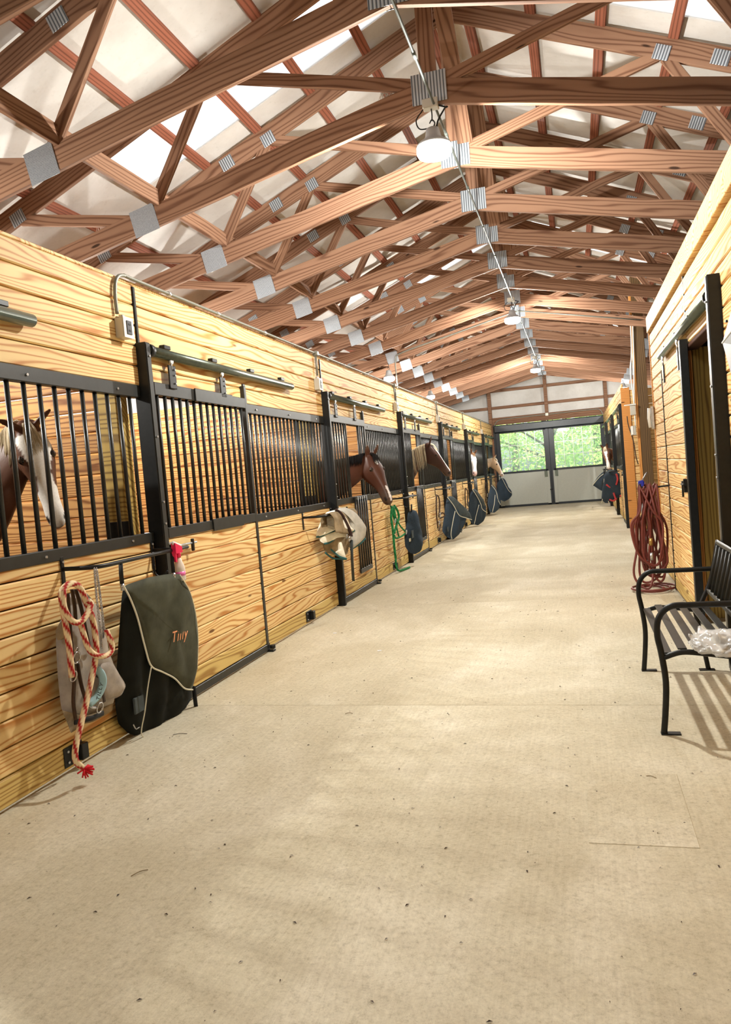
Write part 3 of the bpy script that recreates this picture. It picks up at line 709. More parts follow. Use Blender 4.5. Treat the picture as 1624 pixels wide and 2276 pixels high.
# floor guides for the doors
for k in range(0, 6):
    y = PY(k)-1.08; t = thing('floor_guide', (AX, y, 0), 'black steel floor guide at the foot of the left wall before the %s post' % ORD[k], 'bracket', 'left door guides')
    box('plate', 'black_steel', t, (AX+.012, y-.09, .04), (AX+.018, y+.07, .15), .002); box('lip', 'black_steel', t, (AX+.018, y+.01, .05), (AX+.06, y+.07, .14), .004)
    for zz in (.065, .125): put('bolt', cyl_mesh(.007, .008, 'zinc', 6), t, (AX+.022, y-.06, zz), (0, PI/2, 0))
    y = PY(k)+1.66; t = thing('stay_roller', (AX, y, 0), 'small black stay roller on the floor at the far edge of the %s left door' % ORD[k], 'roller', 'left stay rollers')
    box('foot', 'black_steel', t, (AX+.02, y-.03, 0), (AX+.09, y+.03, .02)); put('wheel', cyl_mesh(.025, .03, 'black_steel', 10), t, (AX+.075, y, .045)); box('arm', 'black_steel', t, (AX+.03, y-.012, .0), (AX+.045, y+.012, .08))

# ---- right tack-room door, slid open
t = thing('tack_room_door', (BX, 7.8, 0), 'pine boarded sliding door with black edge, slid open on the right wall', 'door')
z = .03; FX = BX-.05
for i in range(17):
    plank_y('plank', 'treated' if i == 0 else 'pine', t, FX+.01, 7.03, 8.62, z+.003, z+.1365, .03); z += .139
box('stile', 'black_steel', t, (FX-.03, 6.95, .015), (FX+.035, 7.03, 2.43)); box('stile', 'black_steel', t, (FX-.012, 8.62, .02), (FX+.03, 8.65, 2.36))
for y in (7.22, 8.36):
    h = box('hanger', 'black_steel', t, (FX-.02, y-.035, 2.2), (FX-.01, y+.035, 2.40)); put('roller', cyl_mesh(.024, .02, 'zinc', 10), h, (FX-.015, y, 2.45), (0, PI/2, 0)); put('roller_stem', cyl_mesh(.008, .07, 'zinc', 8), h, (FX-.015, y, 2.41))
lt = box('latch', 'black_steel', t, (FX-.05, 7.10, 1.13), (FX-.02, 7.13, 1.25)); put('latch_bar', cyl_mesh(.009, .22, 'black_steel', 8), lt, (FX-.05, 7.14, 1.2), (PI/2, 0, 0)); put('latch_pin', cyl_mesh(.009, .14, 'black_steel', 8), lt, (FX-.05, 7.18, 1.16))
track(BX, -1, 5.53, 8.62, 'round steel track over the open tack room door on the right')
pp = post(BX, -1, 5.45, 'tall black steel post at the near side of the tack room opening', None, .07, .12, 2.62)
box('guide_rod', 'zinc', pp, (BX-.094, 5.486, .1), (BX-.084, 5.496, 2.35), .002)
t = thing('jamb_timber', (1.15, 7.28, 0), 'greenish brown knotty timber standing inside the tack room opening', 'timber')
o = put('timber', box_mesh(2.38, .13, .295, 'green_timber', .004), t, (1.175, 7.26, 1.19)); o.rotation_euler = (0, PI/2, 0)
o = put('edge_board', box_mesh(2.34, .13, .045, 'corner_board', .004), t, (1.0, 7.255, 1.19)); o.rotation_euler = (0, PI/2, 0)
t = thing('timber_column', (1.30, 15.95, 0), 'dark brown square timber column rising to the roof at the cross aisle', 'column')
o = put('post', box_mesh(4.95, .2, .19, 'post_timber', .006), t, (1.33, 15.95, 2.48)); o.rotation_euler = (0, PI/2, 0)
o = put('lit_side', box_mesh(4.6, .2, .04, 'corner_board', .004), t, (1.212, 15.95, 2.3)); o.rotation_euler = (0, PI/2, 0)  # column's own lit left face, its light put in as a paler strip
t = thing('aisle_post', (1.75, 12.5, 0), 'dark timber post standing in the cross aisle shade', 'column')
o = put('post', box_mesh(3.2, .18, .18, 'post_timber', .006), t, (1.9, 13.5, 1.6)); o.rotation_euler = (0, PI/2, 0)
# switch boxes and cord on the far column / cross wall
t = thing('switch_box', (1.16, 15.9, 2.6), 'grey switch box with white wiring on the corner by the timber column', 'switch')
a_ = U(1407, 910, Y=15.82); box('box', 'box_grey', t, (a_.x-.06, 15.76, a_.z-.11), (a_.x+.04, 15.84, a_.z+.11)); box('door_flap', 'white_plastic', t, (a_.x-.17, 15.74, a_.z+.08), (a_.x+.05, 15.80, a_.z+.1))
b2 = U(1408, 957, Y=15.82); box('lower_box', 'box_grey', t, (b2.x-.06, 15.76, b2.z-.09), (b2.x+.04, 15.84, b2.z+.09)); box('cover', 'white_plastic', t, (b2.x-.05, 15.75, b2.z-.08), (b2.x-.01, 15.77, b2.z+.09))
tube('wire', spline([U(1400, 700, Y=15.8), U(1403, 780, Y=15.8), U(1401, 830, Y=15.8), U(1408, 890, Y=15.8), U(1412, 950, Y=15.8)], 6), .012, 'white_plastic', t)
tube('wire', spline([U(1405, 700, Y=15.8), U(1408, 800, Y=15.8), U(1409, 900, Y=15.8)], 6), .012, 'white_plastic', t)
tube('cord', spline([U(1393, 925, Y=15.8), U(1396, 945, Y=15.8), U(1407, 980, Y=15.8), U(1413, 1015, Y=15.8), U(1418, 1032, Y=15.8)], 6), .01, 'leather', t)
t = thing('pull_handle', (BX, 10.1, 1.9), 'small white handle on the end trim of the right wall', 'handle')
a_ = U(1453, 928, Y=10.09); tube('grip', [a_+Vector((-.05, 0, .12)), a_+Vector((-.06, 0, 0)), a_+Vector((-.05, 0, -.12))], .02, 'white_plastic', t); box('plate', 'zinc', t, a_+Vector((-.03, -.03, -.14)), a_+Vector((.0, .03, .14)))
# grey metal hood at the right edge
t = thing('metal_hood', (BX-.1, 5.3, 2.2), 'pointed grey sheet-metal hood on the right wall beside the tall black post', 'hood')
T0 = U(1605, 762, X=BX-.08); A1 = U(1664, 545, X=BX-.03); A2 = U(1664, 686, X=BX-.30); A3 = U(1664, 772, X=BX-.26); A4 = U(1664, 975, X=BX-.03)
bkT = Vector((BX-.01, T0.y, T0.z)); bA = Vector((BX-.01, A1.y, A1.z)); bB = Vector((BX-.01, A4.y, A4.z))
mesh_obj('upper_face', [T0, A1, A2, bkT, bA], [(0, 1, 2), (0, 3, 4, 1)], 'hood_grey', t, False, False)
mesh_obj('throat', [T0, A2, A3], [(0, 1, 2)], 'hood_dark', t, False, False)  # flat triangle across the opening, its shade put into the darker grey
mesh_obj('lower_face', [T0, A3, A4, bkT, bB], [(0, 1, 2), (0, 2, 4, 3)], 'hood_grey', t, False, False)
tube('folded_edge', [T0, A2], .006, 'white_plastic', t); put('rivet', cyl_mesh(.008, .012, 'black_steel', 8), t, T0.lerp(A1, .25)+Vector((-.01, 0, 0)), (0, PI/2, 0))

# ================================================================ BLANKET RACKS
def rack(wx, s, y1, label, group, reach=.24, span=1.0, z=1.13):
    """wall bar on two brackets, standing off the boards just before a post"""
    t = thing('blanket_rack', (wx, y1-span/2, z), label, 'rack', group); X = wx+s*reach; y0 = y1-span
    for y in (y0, y1-.06):
        a, b = sorted((wx+s*.012, wx+s*.02)); box('bracket', 'black_steel', t, (a, y-.014, z-.13), (b, y+.014, z+.07), .002)
        put('bolt', cyl_mesh(.007, .008, 'zinc', 6), t, (wx+s*.024, y, z+.04), (0, PI/2, 0))
    tube('bar', spline([(wx+s*.02, y0, z), (X-s*.06, y0+.0, z), (X, y0+.07, z), (X, y0+.3, z), (X, y1+.02, z)], 6), .0125, 'black_steel', t, 10)
    tube('arm', [(wx+s*.02, y1-.06, z), (X, y1-.06, z)], .011, 'black_steel', t)
    tube('hook', spline([(wx+s*.02, y1-.06, z-.1), (wx+s*.02, y1-.06, z-.16), (wx+s*.06, y1-.05, z-.19), (wx+s*.1, y1-.03, z-.15)], 5), .007, 'black_steel', t); return t
for k in range(0, 6):
    rack(AX, 1, PY(k)-.02, 'black tube blanket rack on the left wall at the %s post' % ORD[k], 'left blanket racks')
rack(BX, -1, PY(4)-.05, 'black tube blanket rack on the far right stall front', 'right blanket racks')

rack(BX, -1, PY(5)-.05, 'black tube blanket rack at the last far right stall', 'right blanket racks')
rack(AX, 1, ENDY-.3, 'black tube blanket rack on the left wall next to the end door', 'left blanket racks', span=.9)
# ================================================================ THE HUNG GEAR NEAR THE FIRST DOOR
RB = AX+.24
# --- folded horse cover with a name
P0, NN = (AX+.21, 4.2, 1.0), Vector((1, -.10, -.16)).normalized()
def q(x, y, off=0): return UP(x, y, Vector(P0)+NN*off, NN)
t = thing('horse_cover', q(345, 1450), 'black and olive folded horse cover with light piping and orange name, on the near rack', 'horse cover', 'folded covers on the left racks')
cushion('body', [q(272, 1305), q(300, 1296), q(345, 1340), q(400, 1430), q(428, 1500), q(425, 1555), q(390, 1605), q(345, 1634), q(318, 1642), q(285, 1630), q(262, 1608), q(255, 1560), q(262, 1440)], NN, 'black_fabric', t, .055, .05, 9, 8, .016, 6, (0, 1, 0), 3)
cushion('flap', [q(274, 1302, .05), q(330, 1283, .05), q(372, 1276, .05), q(402, 1276, .05), q(420, 1310, .05), q(434, 1360, .05), q(440, 1420, .05), q(438, 1490, .05), q(427, 1532, .05), q(412, 1530, .06), q(385, 1508, .07), q(335, 1482, .07), q(322, 1440, .07), q(305, 1375, .06), q(288, 1330, .05)], NN, 'olive_fabric', t, .045, .015, 9, 8, .012, 4, (0, 1, -.6), 5, q(375, 1400, .05))
tube('piping', spline([q(275, 1303, .075), q(290, 1332, .085), q(306, 1375, .09), q(322, 1438, .1), q(336, 1480, .1), q(362, 1494, .1), q(388, 1508, .1), q(410, 1530, .085), q(428, 1533, .07)], 6), .0055, 'piping', t)
tube('piping', spline([q(336, 1482, .1), q(328, 1530, .10), q(322, 1580, .1), q(315, 1634, .075), q(345, 1634, .07), q(362, 1622, .07)], 6), .004, 'piping', t)
tube('edge_piping', spline([q(400, 1278, .075), q(420, 1312, .07), q(434, 1360, .068), q(440, 1420, .066), q(438, 1488, .066)], 6), .004, 'piping', t)
for (x, y) in ((268, 1275), (382, 1250)):
    tube('strap', [U(x, y-22, X=RB), U(x+1, y, X=RB+.01), q(x+4, y+32, .03)], .014, 'black_web', t, 6, False, .35)
    put('snap', cyl_mesh(.012, .04, 'steel_bright', 8), t, q(x+4, y+30, .05))
text('name', 'Tilly', .098, 'orange_thread', t, q(398, 1413, .108), (0, 1, -.06), (0, .0, 1), .35)
lb = UP(289, 1561, P0, NN); box('label_pocket', 'slate_fabric', t, lb+NN*.065+Vector((-.008, -.05, -.05)), lb+NN*.065+Vector((.008, .05, .05)), .003)
tube('strap', [q(430, 1525, .05), q(434, 1560, .05), q(438, 1590, .05)], .016, 'black_web', t, 6, False, .3)
bk = q(438, 1596, .05); box('buckle', 'black_steel', t, bk+Vector((-.01, -.018, -.035)), bk+Vector((.01, .018, .025)), .005)
tube('buckle_ring', spline([q(296, 1610, .06), q(302, 1620, .06), q(310, 1616, .06)], 4), .004, 'steel_bright', t)

# --- grey canvas cover behind the halter
P0, NN = (AX+.10, 3.6, .7), Vector((1, -.05, -.05)).normalized()
t = thing('canvas_cover', q(190, 1480), 'pale grey canvas horse cover hanging behind the red and white rope', 'horse cover')
cushion('body', [q(150, 1320), q(185, 1310), q(212, 1340), q(232, 1420), q(250, 1470), q(278, 1530), q(270, 1545), q(250, 1556), q(250, 1570), q(200, 1590), q(160, 1602), q(136, 1580), q(128, 1500), q(124, 1430), q(126, 1395), q(140, 1370)], NN, 'canvas_grey', t, .06, .04, 9, 6, .016, 7, (0, 1, 0), 9)
cushion('fold', [q(222, 1475, .07), q(250, 1470, .07), q(279, 1530, .07), q(262, 1548, .07), q(235, 1556, .07), q(222, 1540, .07)], NN, 'canvas_grey', t, .03, .01, 5, 6, .006, 5, (0, 1, 0), 2)
cushion('stained_edge', [q(123, 1400, .05), q(137, 1378, .05), q(152, 1390, .05), q(145, 1420, .05), q(126, 1424, .05)], NN, 'canvas_tan', t, .03, .01, 4, 6, .004, 5, (0, 1, 0), 4)
cushion('torn_hem', [q(136, 1575, .03), q(160, 1600, .03), q(205, 1586, .03), q(252, 1560, .03), q(250, 1580, .03), q(205, 1606, .03), q(165, 1612, .03), q(158, 1632, .03), q(150, 1608, .03)], NN, 'canvas_tan', t, .02, .01, 4, 6, .006, 8, (0, 1, 0), 5)
tube('hem_strap', [q(165, 1606, .06), q(205, 1596, .07), q(230, 1584, .06)], .014, 'black_web', t, 6, False, .3)
# --- leather halter
P0, NN = (AX+.19, 3.55, .7), Vector((1, -.05, -.03)).normalized()
t = thing('leather_halter', q(180, 1450), 'dark leather halter with pale noseband, hanging over the grey canvas', 'halter')
for i, pts in enumerate((((150, 1320), (155, 1390), (160, 1450), (165, 1500), (163, 1560), (168, 1600)), ((168, 1310), (180, 1350), (190, 1400), (198, 1440)), ((172, 1475), (180, 1520), (190, 1555)), ((215, 1500), (224, 1510), (232, 1560)), ((160, 1310), (166, 1350), (168, 1385)))):
    tube('strap', spline([q(*p_, .0) for p_ in pts], 5), .013, 'leather', t, 6, False, .4)
nb = spline([q(214, 1486, .03), q(226, 1500, .05), q(228, 1522, .05), q(216, 1548, .04), q(197, 1566, .03)], 8)
tube('noseband', nb, .021, 'teal_band', t, 8, False, .35)
m_ = q(222, 1537, .075); text('noseband_name', 'TILLY', .034, 'black_steel', t, m_, (0, .55, .84), (-.1, -.84, .55), 0, .001)
def ring(c, r, parent, tilt=0, mat='steel_bright', th=.005, nm='ring'):
    return tube(nm, [c+Vector((.006*math.sin(a), r*math.cos(a), r*math.sin(a))) for a in np.linspace(0, 2*PI, 17)[:-1]], th, mat, parent, 6, True)
ring(q(170, 1462, .02), .030, t); ring(q(163, 1503, .02), .028, t); ring(q(222, 1573, .02), .028, t); ring(q(170, 1446, .02), .014, t); ring(q(228, 1402, .02), .02, t)
tube('snap', spline([q(195, 1566, .02), q(205, 1573, .02), q(214, 1573, .02)], 4), .007, 'steel_bright', t)
# --- red and white rope
P0, NN = (AX+.24, 3.55, .8), Vector((1, 0, -.02)).normalized()
t = thing('lead_rope', q(165, 1500), 'thick red and cream lead rope looped over the halter, red end on the floor', 'rope')
CR, CC = srgb(168, 36, 40), srgb(232, 214, 176)
rope('strand', spline([q(160, 1505, .0), q(154, 1440), q(146, 1390), q(138, 1340), q(137, 1315), q(150, 1300), q(166, 1298), q(180, 1310), q(192, 1340), q(204, 1370), q(210, 1400), q(214, 1440), q(212, 1465), q(205, 1500), q(192, 1560), q(182, 1600), q(172, 1640), q(167, 1670), q(169, 1692), q(182, 1706)], 8), .0165, t, CR, CC)
rope('strand', spline([q(140, 1310, .03), q(142, 1350, .03), q(158, 1378, .03), q(175, 1384, .035), q(190, 1370, .04), q(202, 1345, .04), q(196, 1335, .03)], 8), .0165, t, CR, CC)
rope('strand', spline([q(178, 1382, .02), q(186, 1410, .02), q(196, 1440, .02), q(212, 1456, .02), q(232, 1458, .03), q(247, 1448, .03), q(248, 1430, .03), q(240, 1410, .03), q(236, 1400, .02)], 8), .0155, t, CR, CC)
ft = q(188, 1711); V, F = [], []
for i in range(26):
    a = Vector((R.uniform(-.2, .5), R.uniform(-.4, 1), R.uniform(-.5, .3))).normalized(); v, f, _ = tube_data([ft, ft+a*.02, ft+a*R.uniform(.034, .046)+Vector((0, .006, -.008))], .0045, 5); o = len(V); V += v; F += [tuple(i_+o for i_ in g) for g in f]
mesh_obj('frayed_end', V, F, 'vertex_plain', t, cols=[srgb(206, 30, 44)]*len(V))
# --- chain
t = thing('lead_chain', U(222, 1330, X=RB), 'doubled steel chain hanging from the near rack bar', 'chain'); V, F = [], []
for off in (0, 8):
    pts = spline([U(210+off*.6, 1266, X=RB+.012), U(214+off, 1320, X=RB+.012), U(222+off, 1390, X=RB), U(226+off*.4, 1440-off*3, X=RB-.01)], 20)
    for i in range(0, len(pts)-1):
        c_ = pts[i]; d_ = (pts[i+1]-pts[i]).normalized(); e_ = Vector((1, 0, 0)) if i % 2 else d_.cross(Vector((1, 0, 0))).normalized()
        v, f, _ = tube_data([c_+d_*(.011*math.cos(a))+e_*(.0065*math.sin(a)) for a in np.linspace(0, 2*PI, 9)[:-1]], .0022, 4, True); o = len(V); V += v; F += [tuple(i_+o for i_ in g) for g in f]
tag(mesh_obj('links', V, F, 'steel_bright', t), kind='stuff')
# --- pink spray bottle
b_ = U(402, 1300, X=RB+.02)
t = thing('spray_bottle', b_, 'clear spray bottle with pink trigger head hooked on the near rack end', 'bottle')
zb = U(402, 1280, X=RB+.02).z
lathe('bottle', [(.001, -.03), (.036, -.03), (.038, -.02), (.038, .05), (.034, .07), (.02, .105), (.013, .13)], 'clear_bottle', t, (b_.x, b_.y, zb), 18)
lathe('liquid', [(.001, .005), (.0385, .005), (.0385, .032), (.001, .032)], 'pink_liquid', t, (b_.x, b_.y, zb), 18)
lathe('collar', [(.018, .125), (.018, .155), (.014, .16)], 'pink_plastic', t, (b_.x, b_.y, zb), 16)
V, F = boxvf((b_.x-.016, b_.y-.05, zb+.155), (b_.x+.016, b_.y+.035, zb+.205)); V[4].z += .02; V[5].z += .02; V[6].z -= .012; V[7].z -= .012
mesh_obj('trigger_head', V, F, 'pink_plastic', t, False); V, F = boxvf((b_.x-.012, b_.y-.052, zb+.10), (b_.x+.012, b_.y-.038, zb+.16)); mesh_obj('trigger', V, F, 'pink_plastic', t, False)
tube('head_cap', [(b_.x, b_.y-.055, zb+.228), (b_.x, b_.y+.045, zb+.195)], .014, 'white_plastic', t, 6, False, .4)

# ================================================================ CREAM BLANKET ON THE SECOND RACK
y2 = PY(1)-.02; XB = AX+.24; zr = 1.13
t = thing('cream_blanket', (XB, y2-.45, .9), 'cream fly blanket with teal edging draped over the second rack', 'blanket')
def drape(name, ya, yb, front, back, zt, off, mat, parent, nfold=5, amp=.02, low=None, out=.0):
    """a sheet thrown over the bar at XB: down the aisle side by front(y), down the wall side by back"""
    V, F = [], []; ny, nv = 28, 22
    for j in range(ny+1):
        u = j/ny; y = ya+(yb-ya)*u; fr = front(u); L = fr+back
        for i in range(nv+1):
            s_ = L*i/nv-back; r = .05+off
            if s_ > 0: x = XB+r*min(1, math.sin(min(s_/r, PI/2)) if s_ < r*1.57 else 1)+out*max(0, min(1, s_/.3)); z = zt+off-(0 if s_ < .02 else max(0, s_-r*.5))
            else: x = XB-r*min(1, -s_/r); z = zt+off-max(0, -s_-r*.5); x = max(x, AX+.03)
            w = amp*math.sin(u*nfold*2*PI+noise.noise(Vector((u*3, s_*4, off)))*2)*max(0, min(1, abs(s_)/.25))
            V.append((x+w+.012*noise.noise(Vector((y*9, s_*9, off*30))), y, z+.01*noise.noise(Vector((y*6, s_*5, 3)))))
    k = nv+1
    for j in range(ny):
        for i in range(nv): F.append((j*k+i, j*k+i+1, (j+1)*k+i+1, (j+1)*k+i))
    o = mesh_obj(name, V, F, mat, parent); md = o.modifiers.new('thick', 'SOLIDIFY'); md.thickness = .008; return o, [Vector(V[j*k+nv]) for j in range(ny+1)]
o, e1 = drape('under_layer', y2-.86, y2+.04, lambda u: .30-.12*abs(u-.45), .18, zr, .02, 'canvas_tan', t, 3, .02, out=.03)
P0, NN = (XB+.04, 8.12, .95), Vector((.78, -.60, .06)).normalized()
def panel(nm, pts, off, mat, bulge, back=.05, edge=None, em='teal_trim', fold=.01, er=.011):
    cushion(nm, [q(*p_, off) for p_ in pts], NN, mat, t, bulge, back, 8, 7, fold, 5, (0, .4, 1), len(pts))
    if edge: tube('edge_binding', spline([q(x, y, off+.018) for x, y in edge], 6), er, em, t, 7, False, .6)
panel('far_flap', [(748, 1131), (766, 1127), (786, 1136), (801, 1155), (812, 1174), (811, 1196), (797, 1210), (781, 1222), (772, 1212), (772, 1190), (768, 1150)], -.02, 'cream_grey', .09, .06, [(812, 1196), (802, 1207), (790, 1215), (778, 1222)])
panel('hanging_end', [(706, 1194), (724, 1186), (764, 1176), (776, 1186), (777, 1205), (772, 1232), (755, 1240), (738, 1232), (722, 1228), (716, 1208)], .0, 'canvas_tan', .07, .05, [(722, 1228), (738, 1240), (754, 1242), (770, 1243)], fold=.022)
panel('middle_fold', [(708, 1196), (722, 1188), (752, 1178), (768, 1178), (774, 1194), (760, 1194), (748, 1196), (734, 1206), (722, 1209), (712, 1204)], .05, 'cream_fabric', .04, .03, [(720, 1209), (732, 1206), (746, 1197), (760, 1194), (774, 1197)])
panel('corner_point', [(750, 1203), (757, 1203), (763, 1220), (769, 1241), (756, 1236), (744, 1228), (752, 1222)], .07, 'cream_fabric', .03, .02, [(735, 1221), (745, 1230), (756, 1238), (770, 1242)], fold=.005)
panel('top_fold', [(702, 1190), (707, 1172), (716, 1150), (726, 1138), (745, 1133), (757, 1137), (768, 1152), (779, 1172), (788, 1180), (779, 1184), (768, 1178), (752, 1174), (735, 1182), (718, 1190), (704, 1194)], .04, 'cream_fabric', .085, .05, [(703, 1194), (718, 1190), (735, 1183), (752, 1175), (762, 1173), (775, 1183), (788, 1179)], fold=.006)
tube('girth_strap', spline([q(745, 1133, .10), q(757, 1141, .13), q(768, 1160, .13), q(777, 1180, .12), q(780, 1192, .11)], 6), .030, 'brown_strap', t, 8, False, .25, (.6, -.5, .3))
tube('tail_strap', [q(781, 1200, .08), q(782, 1240, .06), q(785, 1291, .03)], .034, 'slate_fabric', t, 8, False, .18, (.7, -.7, 0))
ring(q(777, 1197, .12), .03, t, 0, 'steel_bright', .008, 'buckle'); ring(q(771, 1192, .12), .022, t, 0, 'steel_bright', .007, 'buckle')
for yy in (1164, 1170): tube('stripe', spline([q(717, yy-2, .128), q(730, yy+3, .135), q(742, yy+7, .135)], 5), .010, 'cream_grey', t, 6, False, .3, (.7, -.5, 0))

# ================================================================ GREEN HALTER AND ROPE BEFORE THE THIRD DOOR
P0, NN = (AX+.13, 11.4, .7), Vector((1, -.15, 0)).normalized()
t = thing('green_halter', q(885, 1190), 'bright green rope halter and lead hanging on the third rack', 'halter')
for pts, r_ in ((((871, 1125), (869, 1150), (873, 1180), (876, 1215), (879, 1240)), .02), (((876, 1124), (883, 1135), (886, 1150), (880, 1170), (876, 1185)), .018), (((880, 1152), (890, 1170), (902, 1183)), .012), (((902, 1184), (892, 1192), (880, 1196), (876, 1190)), .014), (((880, 1155), (882, 1175), (886, 1192)), .012), (((879, 1240), (880, 1256), (885, 1268), (898, 1272), (911, 1271)), .016), (((873, 1127), (877, 1150), (881, 1160)), .03)):
    P_ = [q(*p_) for p_ in pts]
    for p_ in P_: p_.z = max(p_.z, .02)
    rope('strand', spline(P_, 6), r_, t, srgb(20, 92, 50), srgb(44, 140, 84), .09, 8)
ring(q(903, 1183, .02), .03, t, 0, 'zinc', .008); ring(q(878, 1158, .02), .03, t, 0, 'zinc', .008)

# ================================================================ DARK COVERS ON THE FARTHER RACKS
def bag(name, label, P, N, outline, flap, pipes, mat='navy_fabric', fmat='slate_fabric', group='folded covers on the left racks', labels=(), cat='horse cover', bulge=.07, name_mesh='body'):
    global P0, NN
    P0, NN = P, Vector(N).normalized()
    c_ = sum((q(*p_) for p_ in outline), Vector())/len(outline)
    t = thing(name, c_, label, cat, group)
    cushion(name_mesh, [q(*p_) for p_ in outline], NN, mat, t, bulge, .04, 8, 8, .02, 6, (0, 1, 0), len(outline))
    if flap: cushion('flap', [q(*p_, .05) for p_ in flap], NN, fmat, t, .035, .01, 6, 8, .012, 5, (0, 1, -.5), 4)
    for p_ in pipes: tube('piping', spline([q(*g, .085) for g in p_], 5), .008, 'piping', t, 6)
    for (x, y, a, b, m) in labels:
        l_ = q(x, y, .085); box('label_patch', m, t, l_+Vector((-.006, -a, -b)), l_+Vector((.006, a, b)), .002)
    tube('strap', [U(outline[0][0], outline[0][1]-12, X=AX+.24) if P[0] < 0 else q(outline[0][0], outline[0][1]-10), q(outline[0][0], outline[0][1]+4, .02)], .014, 'black_web', t, 6); return t
bag('navy_bag', 'navy tote-shaped horse cover with two label patches on the third rack', (AX+.27, 12.0, .6), (1, -.55, 0), [(914, 1133), (925, 1135), (930, 1160), (938, 1185), (940, 1210), (934, 1226), (922, 1232), (910, 1229), (900, 1215), (898, 1190), (904, 1160), (906, 1140)], None, [], labels=((917, 1187, .07, .06, 'slate_fabric'), (911, 1200, .045, .025, 'piping')))
bag('slate_cover', 'slate horse cover with a wide piped flap on the fourth rack', (AX+.26, 15.6, .6), (1, -.5, -.1), [(992, 1105), (1002, 1102), (1025, 1135), (1036, 1150), (1030, 1170), (1020, 1188), (1006, 1200), (990, 1192), (982, 1180), (986, 1150), (990, 1120)], [(994, 1104), (1006, 1103), (1030, 1125), (1044, 1140), (1049, 1157), (1036, 1152), (1022, 1147), (1010, 1130)], [((994, 1105), (1008, 1124), (1020, 1145), (1035, 1151), (1048, 1155)), ((1011, 1136), (1006, 1160), (1002, 1185), (1004, 1198))], 'navy_fabric', 'slate_fabric', labels=((995, 1176, .05, .05, 'slate_fabric'),))
bag('navy_cover', 'navy horse cover with curving pale piping on the fifth rack', (AX+.26, 19.4, .6), (1, -.5, -.1), [(1048, 1088), (1055, 1086), (1068, 1105), (1078, 1125), (1080, 1140), (1075, 1158), (1062, 1168), (1048, 1164), (1040, 1150), (1041, 1120), (1044, 1100)], [(1050, 1087), (1060, 1090), (1074, 1112), (1082, 1130), (1072, 1124), (1062, 1108)], [((1050, 1088), (1060, 1104), (1068, 1120), (1072, 1132), (1083, 1140)), ((1064, 1122), (1058, 1145), (1054, 1164))])
bag('piped_cover', 'narrow navy horse cover with pale piping on the sixth rack', (AX+.26, 23.3, .7), (1, -.5, 0), [(1090, 1078), (1098, 1080), (1106, 1100), (1112, 1120), (1108, 1132), (1098, 1140), (1088, 1138), (1083, 1120), (1086, 1095)], None, [((1092, 1078), (1102, 1092), (1106, 1110), (1112, 1122)), ((1100, 1100), (1098, 1120), (1094, 1138))])
bag('round_cover', 'rounded navy horse cover hanging by the end barn door', (AX+.28, 26.2, .85), (1, -.6, 0), [(1112, 1063), (1120, 1063), (1128, 1080), (1136, 1092), (1137, 1102), (1130, 1110), (1120, 1115), (1110, 1110), (1103, 1095), (1104, 1075)], None, [((1116, 1064), (1124, 1080), (1130, 1090), (1136, 1096))])
for j, (x, y, k) in enumerate(((970, 1100, 3), (1034, 1085, 4), (1078, 1072, 5))):
    c_ = U(x+6, y+25, X=AX+.12); t = thing('bridle', c_, 'dark leather bridle hanging on the %s rack' % ORD[k], 'bridle', 'leather bridles on the far racks')
    P0, NN = (AX+.12, c_.y, .8), Vector((1, -.3, 0)); sc = 10.0/c_.y*1.5
    for pts in (((0, 0), (-1, 20), (0, 45), (3, 75)), ((0, 0), (5, 6), (7, 25), (5, 50)), ((5, 45), (14, 40), (18, 47), (8, 52)), ((3, 60), (8, 68), (5, 80))):
        tube('strap', spline([q(x+a*sc, y+b*sc) for a, b in pts], 5), .014, 'leather', t, 6)
    ring(q(x+8*sc, y+45*sc, .02), .05, t, 0, 'steel_bright', .01); ring(q(x+6*sc, y+62*sc, .02), .04, t, 0, 'steel_bright', .01)
# right far rack: dark blankets with red edging
bag('dark_blanket', 'dark navy blanket pointing to the left, farther of the two on the right', (.70, 23.5, 1.0), (-.2, -1, 0), [(1345, 1048), (1348, 1056), (1340, 1078), (1338, 1092), (1328, 1086), (1316, 1078), (1328, 1060), (1338, 1050)], None, [((1346, 1050), (1332, 1060), (1317, 1078))], group='blankets on the right rack', cat='blanket')
bag('striped_blanket', 'charcoal stable blanket with red edging heaped on the right rack', (.74, 19.5, .9), (-.3, -1, 0), [(1342, 1052), (1355, 1043), (1368, 1046), (1380, 1056), (1384, 1080), (1386, 1102), (1374, 1106), (1364, 1112), (1352, 1118), (1344, 1118), (1336, 1110), (1338, 1085), (1342, 1066)], [(1343, 1054), (1356, 1044), (1366, 1046), (1352, 1058), (1349, 1074), (1345, 1072)], [((1342, 1064), (1341, 1090), (1337, 1118)), ((1350, 1072), (1348, 1095), (1353, 1120))], 'navy_fabric', 'slate_fabric', group='blankets on the right rack', cat='blanket', bulge=.14)
st_ = bpy.data.objects['striped_blanket']
for pts in (((1354, 1110), (1362, 1113), (1370, 1108)), ((1347, 1077), (1352, 1081), (1356, 1084)), ((1369, 1053), (1372, 1064), (1369, 1078)), ((1377, 1101), (1382, 1104), (1387, 1101)), ((1363, 1095), (1366, 1104), (1368, 1110))):
    tube('red_edge', spline([q(*g, .15) for g in pts], 5), .022, 'red_trim', st_, 6)

